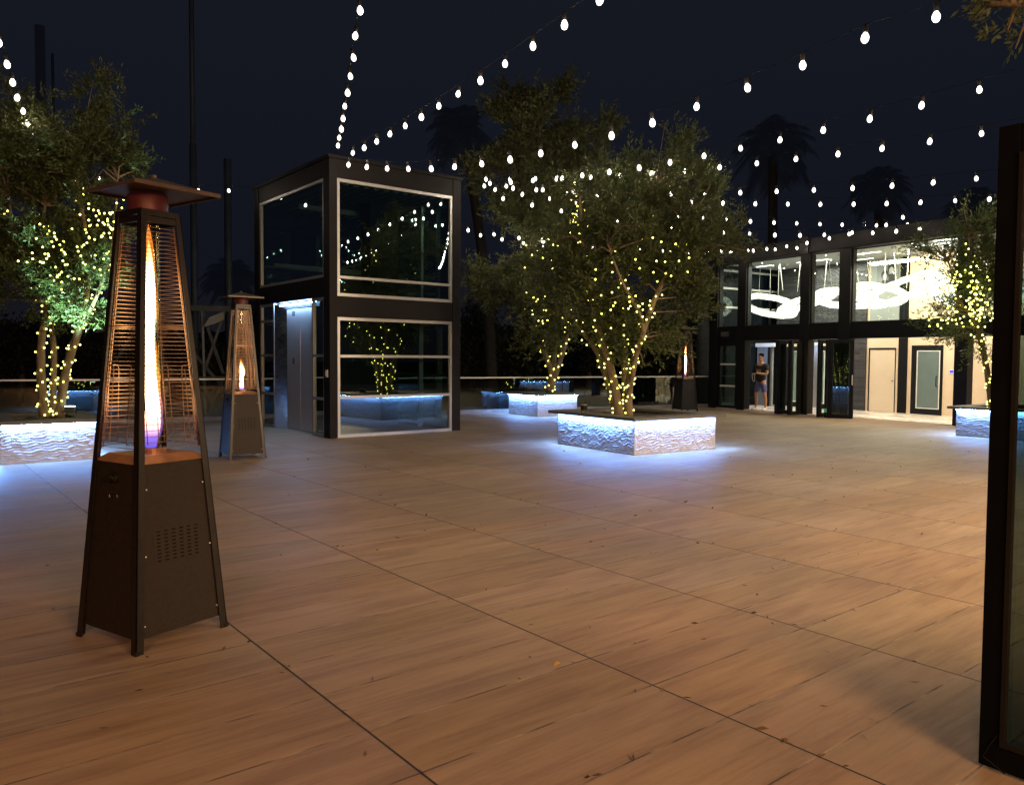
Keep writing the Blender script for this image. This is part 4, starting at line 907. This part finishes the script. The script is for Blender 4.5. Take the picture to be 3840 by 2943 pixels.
# ------------------------------------------------------------------ string lights
bm_ = MB().lathe([(.005, -.084), (.016, -.079), (.025, -.064), (.0275, -.048), (.024, -.031), (.015, -.016), (.012, 0)], 10); BULB = bm_.mesh('bulb', M['bulb'], True)
BULB_OFF = bm_.mesh('bulb', M['bulb_off'], True)
FILA = MB().lathe([(.003, -.066), (.0095, -.058), (.0105, -.045), (.008, -.030), (.003, -.024)], 8).mesh('filament', M['filament'], True)
SOCK = MB().lathe([(.015, -.012), (.019, -.004), (.019, .05), (.008, .06)], 8).mesh('socket', M['socket'], True)
SG = 'festoon strings of white bulbs above the terrace'
def strand(label, pts, off=(), anchor=None, tail=None):
    pts = [Vector(p) for p in pts]; B = pts[0].copy(); root = empty('string_lights', B, 0, label, 'string lights', SG)
    cab = [p+Vector((0, 0, .115)) for p in pts]
    if anchor: cab = [Vector(anchor)]+cab
    if tail: cab = cab+[Vector(tail)]
    mb = MB(); full = []
    for i in range(len(cab)-1):
        full.append(cab[i]); full.append(cab[i].lerp(cab[i+1], .5)-Vector((0, 0, .006)))
    full.append(cab[-1]); mb.tube([p-B for p in full], .0028, 5, False); mb.obj('cable', M['cable'], root)
    rr = random.Random(len(pts))
    for i, p in enumerate(pts):
        b = link('bulb', BULB_OFF if i in off else BULB, root, p-B+Vector((0, 0, .05))); b.rotation_euler = (rr.uniform(-.16, .16), rr.uniform(-.16, .16), rr.uniform(0, 6)); q_ = rr.uniform(1.06, 1.28); b.scale = (q_, q_, q_)
        link('socket', SOCK, b)
        if i not in off: link('filament', FILA, b)
def curve(P, i0, i1, s=.61):
    hs = math.sqrt(s*s-P[4]**2)
    def zz(i):
        k = min(i, 15); return P[2]+P[4]*k+P[5]*k*k+.004*(i-k)
    return [(P[0]+math.cos(P[3])*hs*i, P[1]+math.sin(P[3])*hs*i, zz(i)) for i in range(i0, i1+1)]
TA, TBc, TC, TD = (6.30, 13.06, 5.12), (9.10, 13.06, 5.10), (9.12, 16.7, 5.05), (6.30, 16.7, 5.05)
S = [('bulb string climbing steeply from the tower front corner to the top edge', [6.1451, 12.4757, 5.0621, -1.988, -.0335, .0034], 0, 32, TA),
     ('bulb string rising to the right from the tower front corner, uppermost', [6.4115, 12.4395, 4.9753, -1.738, -.0468, .0023], 0, 24, TA),
     ('bulb string that dips along the tower roofline then rises across the whole sky', [6.3536, 12.4931, 4.7784, -1.5063, -.1501, .0081], 0, 20, TA),
     ('bulb string from the tower right corner, second from the top at right', [9.5426, 7.4384, 4.4687, -1.5114, -.0136, .0041], -8, 9, TBc),
     ('bulb string from the tower right corner, third from the top at right', [10.6295, 7.97, 4.5661, -1.3254, -.0299, .0032], -8, 9, TBc),
     ('bulb string from the tower right corner, fourth from the top at right', [11.913, 8.4823, 4.416, -1.0205, -.0249, .0038], -8, 9, TBc),
     ('bulb string from the tower right corner, fifth from the top at right', [12.8696, 9.552, 4.5151, -.7935, -.0309, .0038], -7, 10, TBc),
     ('bulb string just above the lobby roof with one dead bulb', [15.4084, 11.3327, 4.7203, -.449, -.0141, .0033], -9, 11, TBc),
     ('bulb string hanging level across the lobby roof edge', [13.7659, 10.8638, 4.2381, -.4626, -.0255, .006], -7, 13, TBc),
     ('bulb string running into the crown of the left edge tree', [1.1033, 10.6074, 4.9529, 1.3606, -.0372, .0039], -3, 9, None)]
for lab, P, a, b, an in S: strand(lab, curve(P, a, b), off=(15,) if 'dead' in lab else (), anchor=an)
def sag(A, B, dip, s=.61):
    A, B = Vector(A), Vector(B); n = int((B-A).length/s); return [A.lerp(B, (i+.6)/n)-Vector((0, 0, .12+4*dip*((i+.6)/n)*(1-(i+.6)/n))) for i in range(n)]
strand('bulb string at the back, from the tower rear corner to the lobby roof', sag(TC, (19.9, 14.6, 4.85), .42), anchor=TC, tail=(19.9, 14.6, 4.85))
strand('bulb string strung along the lobby roofline just above the glazing', sag((19.3, 14.4, 4.75), (18.75, 8.6, 5.0), .22), anchor=(19.3, 14.4, 4.75), tail=(18.75, 8.6, 5.0))
strand('short bulb string leaving the tower to the left behind the heater', [(5.75, 16.75, 4.93), (5.15, 16.8, 4.86), (4.55, 16.86, 4.83), (3.95, 16.9, 4.83), (3.35, 16.95, 4.86), (2.75, 17.0, 4.93)], anchor=TD)
strand('bulb string drooping from the tower rear corner behind the tall olive tree', sag(TC, (21.5, 10.5, 4.95), .65), anchor=TC, tail=(21.5, 10.5, 4.95))

# ------------------------------------------------------------------ beyond the railing
def pole(label, dx, top, bot_z, depth, r, r2=None, split=None):
    p = at(dx, 700, depth); b = Vector((p.x, p.y, bot_z)); t = at(dx, top, depth); h = t.z-bot_z
    o = MB(); o.tube([(0, 0, 0), (0, 0, h*.55 if split else h)], r, 10)
    if split: o.tube([(0, 0, h*.55), (0, 0, h)], r*.72, 10)
    o = o.obj('tall_pole', M['pole'], None, True); o.location = b; tag(o, label, 'pole', 'tall slender poles beyond the railing'); return o
pole('very tall grey pole reaching past the top edge, right of the foreground heater', 417, -160, -.5, 26, .11, split=True)
pole('shorter grey pole behind the second heater beside the tower', 490, 345, -.5, 26, .12)
pole('thin pale pole rising from behind the left tree', 123, 125, -.5, 30, .05)
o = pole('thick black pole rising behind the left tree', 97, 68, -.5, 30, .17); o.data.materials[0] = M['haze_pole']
tg = empty('lattice_truss', at(380, 880, 24.5), 0, 'grey steel lattice truss with crossed braces behind the second heater', 'truss'); tg.location.z = -.5
def T(dx, dy): return at(dx, dy, 24.5)-tg.location
mb = MB(); mb.bar(T(230, 655), T(520, 662), .13, .16); mb.bar(T(300, 812), T(520, 808), .10, .10); mb.obj('chord', M['truss'], tg)
for a, b in (((432, 665), (478, 800)), ((482, 665), (436, 800)), ((432, 810), (468, 900)), ((478, 812), (440, 900)), ((300, 700), (370, 800)), ((370, 690), (300, 790)), ((432, 660), (440, 900)), ((520, 880), (360, 690)), ((200, 850), (300, 690)), ((560, 900), (530, 700))): MB().bar(T(*a), T(*b), .07).obj('brace', M['truss'], tg)
tp = MB(); n_ = 6; tp.add([T(440, 700), T(452, 680), T(482, 668), T(484, 684), T(462, 694)], [(0, 1, 2, 3, 4)]); o = tp.obj('tarpaulin', M['tarp'], None); o.location = tg.location+Vector((-.12, -.2, 0)); tag(o, 'pale cloth scrap hanging from the steel truss', 'tarpaulin')
def palm(label, dx, dy, base_dx, depth, size, lean=0, group='palm trees in the night beyond the terrace'):
    top = at(dx, dy, depth); b = at(base_dx, 800, depth); b.z = -.5; root = empty('palm_tree', b, 0, label, 'palm tree', group); mb = MB(); t = top-b
    cv = catmull([Vector((0, 0, 0)), Vector((t.x*.2, t.y*.2, t.z*.4)), Vector((t.x*.6, t.y*.6, t.z*.75)), t]); mb.tube(cv, [lerp(.24, .16, i/(len(cv)-1)) for i in range(len(cv))], 10); mb.obj('trunk', M['palm_bark'], root, True)
    r = random.Random(dx); fr = MB()
    for k in range(70):
        az = r.uniform(0, 2*PI); el = r.uniform(-.9, 1.2); L_ = size*r.uniform(.75, 1.1); d0 = Vector((math.cos(az)*math.cos(el), math.sin(az)*math.cos(el), math.sin(el))); side = d0.cross(Vector((0, 0, 1))).normalized()
        pts = [t+d0*L_*q-Vector((0, 0, .55*L_*q*q)) for q in (0, .2, .4, .6, .8, 1)]
        for i in range(5):
            a, c = pts[i], pts[i+1]
            for j in range(4):
                p = a.lerp(c, j/4); w_ = size*.38*(1-abs((i+j/4)/5-.45))
                for s in (-1, 1): fr.add([p, p+(c-a)*.35, p+side*s*w_+(c-a)*.8-Vector((0, 0, w_*.45))], [(0, 1, 2)])
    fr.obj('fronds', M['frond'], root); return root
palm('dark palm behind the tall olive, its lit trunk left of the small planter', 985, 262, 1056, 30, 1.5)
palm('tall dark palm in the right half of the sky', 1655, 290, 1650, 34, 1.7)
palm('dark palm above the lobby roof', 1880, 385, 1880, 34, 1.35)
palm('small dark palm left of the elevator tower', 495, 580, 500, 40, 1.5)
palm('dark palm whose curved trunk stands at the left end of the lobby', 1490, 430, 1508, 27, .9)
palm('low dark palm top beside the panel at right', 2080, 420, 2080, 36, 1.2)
def bush(label, dx, dy, rx, ry, depth, seed, nm='dark_tree'):
    base = at(dx, dy, depth); base.z = -.5; k = depth*1.75182/FPX; rr = random.Random(seed)
    bl = [dblob(dx+rr.uniform(-.55, .55)*rx, dy+rr.uniform(-.3, .4)*ry, rx*rr.uniform(.35, .6), ry*rr.uniform(.4, .65), depth, rr.uniform(-.6, .6)) for _ in range(7)]
    return build_tree(nm, label, 'tree', base, [([base, base+Vector((.1, .05, 1.2)), at(dx, dy, depth)], .16, .05)], bl, 520, 9, .22, .09, .2, M['leaf_dark'], seed, .1, group='dark trees beyond the railing', hole=.6, stems=False)
for i, (a, dx, dy, rx, ry, dep) in enumerate((('black tree mass between the tower and the tall olive', 1040, 740, 60, 90, 32), ('black tree mass behind the tall olive trunk', 1130, 760, 90, 70, 33), ('black tree mass behind the middle olive', 1260, 740, 90, 90, 34), ('black tree mass right of the middle olive stems', 1420, 745, 90, 90, 33),
        ('black tree mass beside the left end of the lobby', 1510, 750, 60, 100, 30), ('black tree mass behind the left olive trunks', 40, 740, 90, 90, 30), ('black tree mass behind the foreground heater', 240, 760, 120, 90, 31), ('black shrub mass behind the steel truss', 450, 790, 80, 70, 33), ('black tree mass just left of the tower', 560, 700, 60, 120, 36))):
    bush(a, dx, dy, rx, ry, dep, 200+i)
hb = MB(); A0 = at(-200, 800, 42); A1 = at(1800, 800, 42); n_ = 60; rr = random.Random(77)
for i in range(n_):
    a = A0.lerp(A1, i/n_); b = A0.lerp(A1, (i+1)/n_); hb.quad(Vector((a.x, a.y, -.5)), Vector((b.x, b.y, -.5)), Vector((b.x, b.y, 2.6+rr.uniform(0, .7))), Vector((a.x, a.y, 2.6+rr.uniform(0, .7))))
tag(hb.obj('distant_hills', M['earth']), kind='structure')
nl = MB().lathe([(.02, -.03), (.04, 0), (.02, .03)], 8).obj('street_lamp', emit('distant lamp', (.9, 1, .95), 3, False)); nl.location = at(1058, 723, 31); tag(nl, 'tiny distant white lamp in the dark trees right of the tower', 'lamp')

# ------------------------------------------------------------------ person in the lobby doorway
def skin_mesh(name, verts, edges, radii, mat, parent, root_i=0, sub=2):
    me = bpy.data.meshes.new(name); me.from_pydata(verts, edges, []); me.update(); me.materials.append(mat)
    o = bpy.data.objects.new(name, me); C.objects.link(o); o.parent = parent
    m = o.modifiers.new('skin', 'SKIN'); m.use_smooth_shade = True
    s = o.modifiers.new('sub', 'SUBSURF'); s.levels = sub; s.render_levels = sub
    for i, r in enumerate(radii): me.skin_vertices[0].data[i].radius = r if isinstance(r, tuple) else (r, r)
    me.skin_vertices[0].data[root_i].use_root = True
    bpy.context.view_layer.update()
    dg = bpy.context.evaluated_depsgraph_get(); ev = o.evaluated_get(dg); nm = bpy.data.meshes.new_from_object(ev); o.modifiers.clear(); old = o.data; o.data = nm; bpy.data.meshes.remove(old)
    nm.name = name; nm.polygons.foreach_set('use_smooth', [True]*len(nm.polygons)); return o
pr = empty('person', LBP(1.50, .16, .022), FROT, 'man in black t-shirt and blue shorts looking at his phone in the open doorway', 'person')
pr.scale = (.915, .915, .915)
# local x = viewer's right, -y = towards the viewer
V = []; E = []; Rr = []
def add(p, r, prev=None):
    V.append(p); Rr.append(r)
    if prev is not None: E.append((prev, len(V)-1))
    return len(V)-1
pel = add((0, 0, .93), (.15, .10)); wst = add((0, .0, 1.08), (.135, .095), pel); chs = add((0, .0, 1.28), (.165, .105), wst); shd = add((0, .01, 1.42), (.13, .085), chs); nk = add((0, .0, 1.50), .052, shd)
hd0 = add((0, -.025, 1.57), (.062, .07), nk); hd1 = add((0, -.035, 1.66), (.074, .092), hd0); hd2 = add((0, -.02, 1.735), (.060, .075), hd1)
for s in (-1, 1):
    sh = add((s*.19, .01, 1.40), .062, shd); el = add((s*.255, -.02, 1.13), .045, sh); wr = add((s*.075, -.24, 1.16), .030, el); hn = add((s*.045, -.275, 1.18), (.034, .022), wr)
    for k in range(4): f1 = add((s*(.020-.006*k), -.300, 1.215-.020*k), .009, hn); add((s*(-.010), -.315+.004*k, 1.222-.020*k), .008, f1)
    t1 = add((s*.035, -.27, 1.225), .010, hn); add((s*.012, -.285, 1.25), .009, t1)
    hp = add((s*.10, 0, .86), .092, pel); kn = add((s*(.155 if s < 0 else .17), -.03, .49), .058, hp); cf = add((s*.175, .01, .34), .054, kn); an = add((s*.185, .01, .09), .036, cf); add((s*.20, -.11, .045), (.036, .028), an)
skin_mesh('body', V, E, Rr, M['skin'], pr)
# face details are part of the head surface: nose, brow, ears
fc = MB(); fc.lathe([(.004, 0), (.014, .012), (.016, .03), (.006, .055)], 8, (0, -.128, 1.628)); 
for s in (-1, 1): fc.lathe([(.004, -.03), (.014, -.015), (.016, .012), (.006, .03)], 8, (s*.079, -.03, 1.655))
fc.obj('face_features', M['skin'], pr, True)
ey = MB()
for s in (-1, 1): ey.lathe([(.003, -.006), (.011, 0), (.003, .006)], 8, (s*.032, -.118, 1.668)); ey.box((s*.032-.018, -.128, 1.683), (s*.032+.018, -.116, 1.69))
ey.box((-.022, -.122, 1.602), (.022, -.112, 1.608)); ey.obj('eyes_and_mouth', M['hair'], pr)
hr = MB(); n_ = 14
for i in range(7):
    a = i/6*PI/2
hr.lathe([(.078, .0), (.083, .025), (.080, .06), (.060, .09), (.02, .103)], 16, (0, -.004, 1.685)); o = hr.obj('hair', M['hair'], pr, True); 
skin_mesh('t_shirt', [(0, 0, .80), (0, 0, 1.08), (0, 0, 1.28), (0, .01, 1.425), (-.19, .01, 1.405), (-.235, -.005, 1.23), (.19, .01, 1.405), (.235, -.005, 1.23), (0, .0, 1.475)], [(0, 1), (1, 2), (2, 3), (3, 4), (4, 5), (3, 6), (6, 7), (3, 8)],
          [(.190, .136), (.172, .124), (.185, .125), (.148, .10), .078, .074, .078, .074, .062], M['shirt'], pr)
MB().box((-.11, -.134, 1.18), (.10, -.126, 1.285)).obj('shirt_print', M['print'], pr, bevel=.003)
skin_mesh('shorts', [(0, 0, .95), (0, 0, .86), (-.10, 0, .84), (-.152, -.025, .53), (.10, 0, .84), (.166, -.025, .53)], [(0, 1), (1, 2), (2, 3), (1, 4), (4, 5)], [(.160, .112), (.165, .12), .112, .088, .112, .088], M['shorts'], pr)
for s in (-1, 1): skin_mesh('shoe', [(s*.183, .03, .10), (s*.186, .03, .042), (s*.198, -.08, .036), (s*.206, -.165, .03)], [(0, 1), (1, 2), (2, 3)], [.046, .05, .046, .034], M['shoe'], pr, 0)
ph = empty('phone', LBP(1.50, .16-.315*.915, .022+1.215*.915), FROT, 'dark phone held in both hands by the man in the doorway', 'phone')
MB().box((-.075, -.006, -.036), (.075, .006, .036)).obj('phone_body', M['phone'], ph, bevel=.004)
cdm = MB(); cdm.tube(catmull([Vector(p) for p in ((-.01, -.30, 1.16), (-.03, -.27, 1.05), (-.06, -.22, .95), (-.11, -.2, .90), (-.155, -.2, .95), (-.165, -.22, 1.08), (-.14, -.24, 1.18), (-.10, -.24, 1.24))]), .0075, 6); cdo = cdm.obj('cord', M['cord'], None, True); cdo.location = pr.location; cdo.rotation_euler = pr.rotation_euler; cdo.scale = pr.scale; tag(cdo, 'pale looped cord hanging from the hands of the man in the doorway', 'cord')

# ------------------------------------------------------------------ fallen leaves
rr = random.Random(31); mb = MB(); tones = []
def fleaf(mb, x, y, L_, W, a, lift, tw):
    dx, dy = math.cos(a)*L_/2, math.sin(a)*L_/2; px_, py_ = -math.sin(a)*W/2, math.cos(a)*W/2
    mb.add([(x-dx, y-dy, .004), (x+px_, y+py_, .006+lift*tw), (x+dx, y+dy, .004+lift), (x-px_, y-py_, .006)], [(0, 1, 2, 3)])
for i in range(520):
    dep = rr.uniform(1.6, 15)**1; lat = rr.uniform(-.62, .62)*dep; x = .624*dep+.781*lat; y = .781*dep-.624*lat
    if rr.random() < .45: x = 2.687+1.2255*round((x-2.687)/1.2255)+rr.gauss(0, .008)
    elif rr.random() < .5: y = 1.927+.4035*round((y-1.927)/.4035)+rr.gauss(0, .008)
    if rr.random() < .35 and lat < 0: continue
    fleaf(mb, x, y, rr.uniform(.018, .055), rr.uniform(.006, .014), rr.uniform(0, 6.3), rr.uniform(0, .014), rr.random())
o = mb.obj('fallen_leaves', M['fallen']); at_ = o.data.attributes.new('tone', 'FLOAT', 'POINT'); at_.data.foreach_set('value', [random.Random(i//4).random()**2 for i in range(len(o.data.vertices))]); tag(o, 'small dry leaves scattered over the terrace paving', 'leaves', kind='stuff')
def gnd(dx, dy):
    d_ = (at(dx, dy, 1)-Vector((0, 0, HC))); return Vector((0, 0, HC))+d_*(-HC/d_.z)
g_ = gnd(1192, 1425); yl = MB(); yl.add([(-.02, -.006, 0), (0, -.014, .012), (.024, 0, .004), (.006, .012, .014), (-.012, .008, .004)], [(0, 1, 2, 3, 4)]); o = yl.obj('yellow_leaf', M['yellow_leaf']); o.location = (g_.x, g_.y, .005); tag(o, 'single bright yellow leaf lying on the foreground paving', 'leaf')

# ------------------------------------------------------------------ lamps
WARM = (1.0, .60, .30)
area('wall_lamp', (1.1, -3.6, 2.7), (1.6, 2.6, 0), 1.9, 400, (1.0, .54, .25), sy=.4)
sl_ = bpy.data.lights.new('wall_lamp', 'SPOT'); sl_.energy = 3300; sl_.color = (1.0, .66, .38); sl_.spot_size = rad(84); sl_.spot_blend = .75; sl_.shadow_soft_size = .3
s2_ = bpy.data.lights.new('wall_lamp', 'SPOT'); s2_.energy = 1700; s2_.color = (1.0, .72, .44); s2_.spot_size = rad(80); s2_.spot_blend = .8; s2_.shadow_soft_size = .4
s2o = bpy.data.objects.new('wall_lamp', s2_); C.objects.link(s2o); s2o.location = (13.5, -1.5, 3.3); s2o.rotation_euler = (Vector((9.5, 6.5, 0))-Vector((13.5, -1.5, 3.3))).to_track_quat('-Z', 'Y').to_euler()
slo = bpy.data.objects.new('wall_lamp', sl_); C.objects.link(slo); slo.location = (8.2, -2.2, 2.9); slo.rotation_euler = (Vector((7.0, 4.0, 0))-Vector((8.2, -2.2, 2.9))).to_track_quat('-Z', 'Y').to_euler()
area('porch_lamp', (-2.6, -1.4, 3.0), (0.2, 3.4, 0), 1.2, 175, (1.0, .44, .17), sy=.6)
p_ = LBP(2.0, 1.4, 4.25); area('lobby_lamp', p_, p_-Vector((0, 0, 1)), 1.6, 190, (1, .93, .80))
p_ = LBP(5.6, .6, 4.1); area('lobby_lamp', p_, LBP(5.6, 2.0, 0), 1.6, 440, (1, .84, .62))
p_ = LBP(8.5, 1.4, 4.25); area('lobby_lamp', p_, p_-Vector((0, 0, 1)), 2.0, 190, (1, .84, .62))
p_ = LBP(.45, 1.1, 2.0); area('hall_lamp', p_, LBP(.05, 2.05, .9), .3, 9, (.42, .58, 1.0))
sn = bpy.data.lights.new('night_sky_glow', 'SUN'); sn.energy = .02; sn.angle = rad(40); sn.color = (.7, .8, 1); sno = bpy.data.objects.new('night_sky_glow', sn); C.objects.link(sno); sno.rotation_euler = (rad(25), rad(10), 0)

# ------------------------------------------------------------------ render settings
scene.view_settings.view_transform = 'Standard'; scene.view_settings.look = 'None'; scene.view_settings.exposure = 0
scene.cycles.use_denoising = True
scene.cycles.max_bounces = 10; scene.cycles.transparent_max_bounces = 24; scene.cycles.glossy_bounces = 5; scene.cycles.diffuse_bounces = 3
scene.cycles.sample_clamp_indirect = 6; scene.cycles.sample_clamp_direct = 0
scene.cycles.caustics_reflective = False; scene.cycles.caustics_refractive = False
scene.cycles.use_light_tree = True
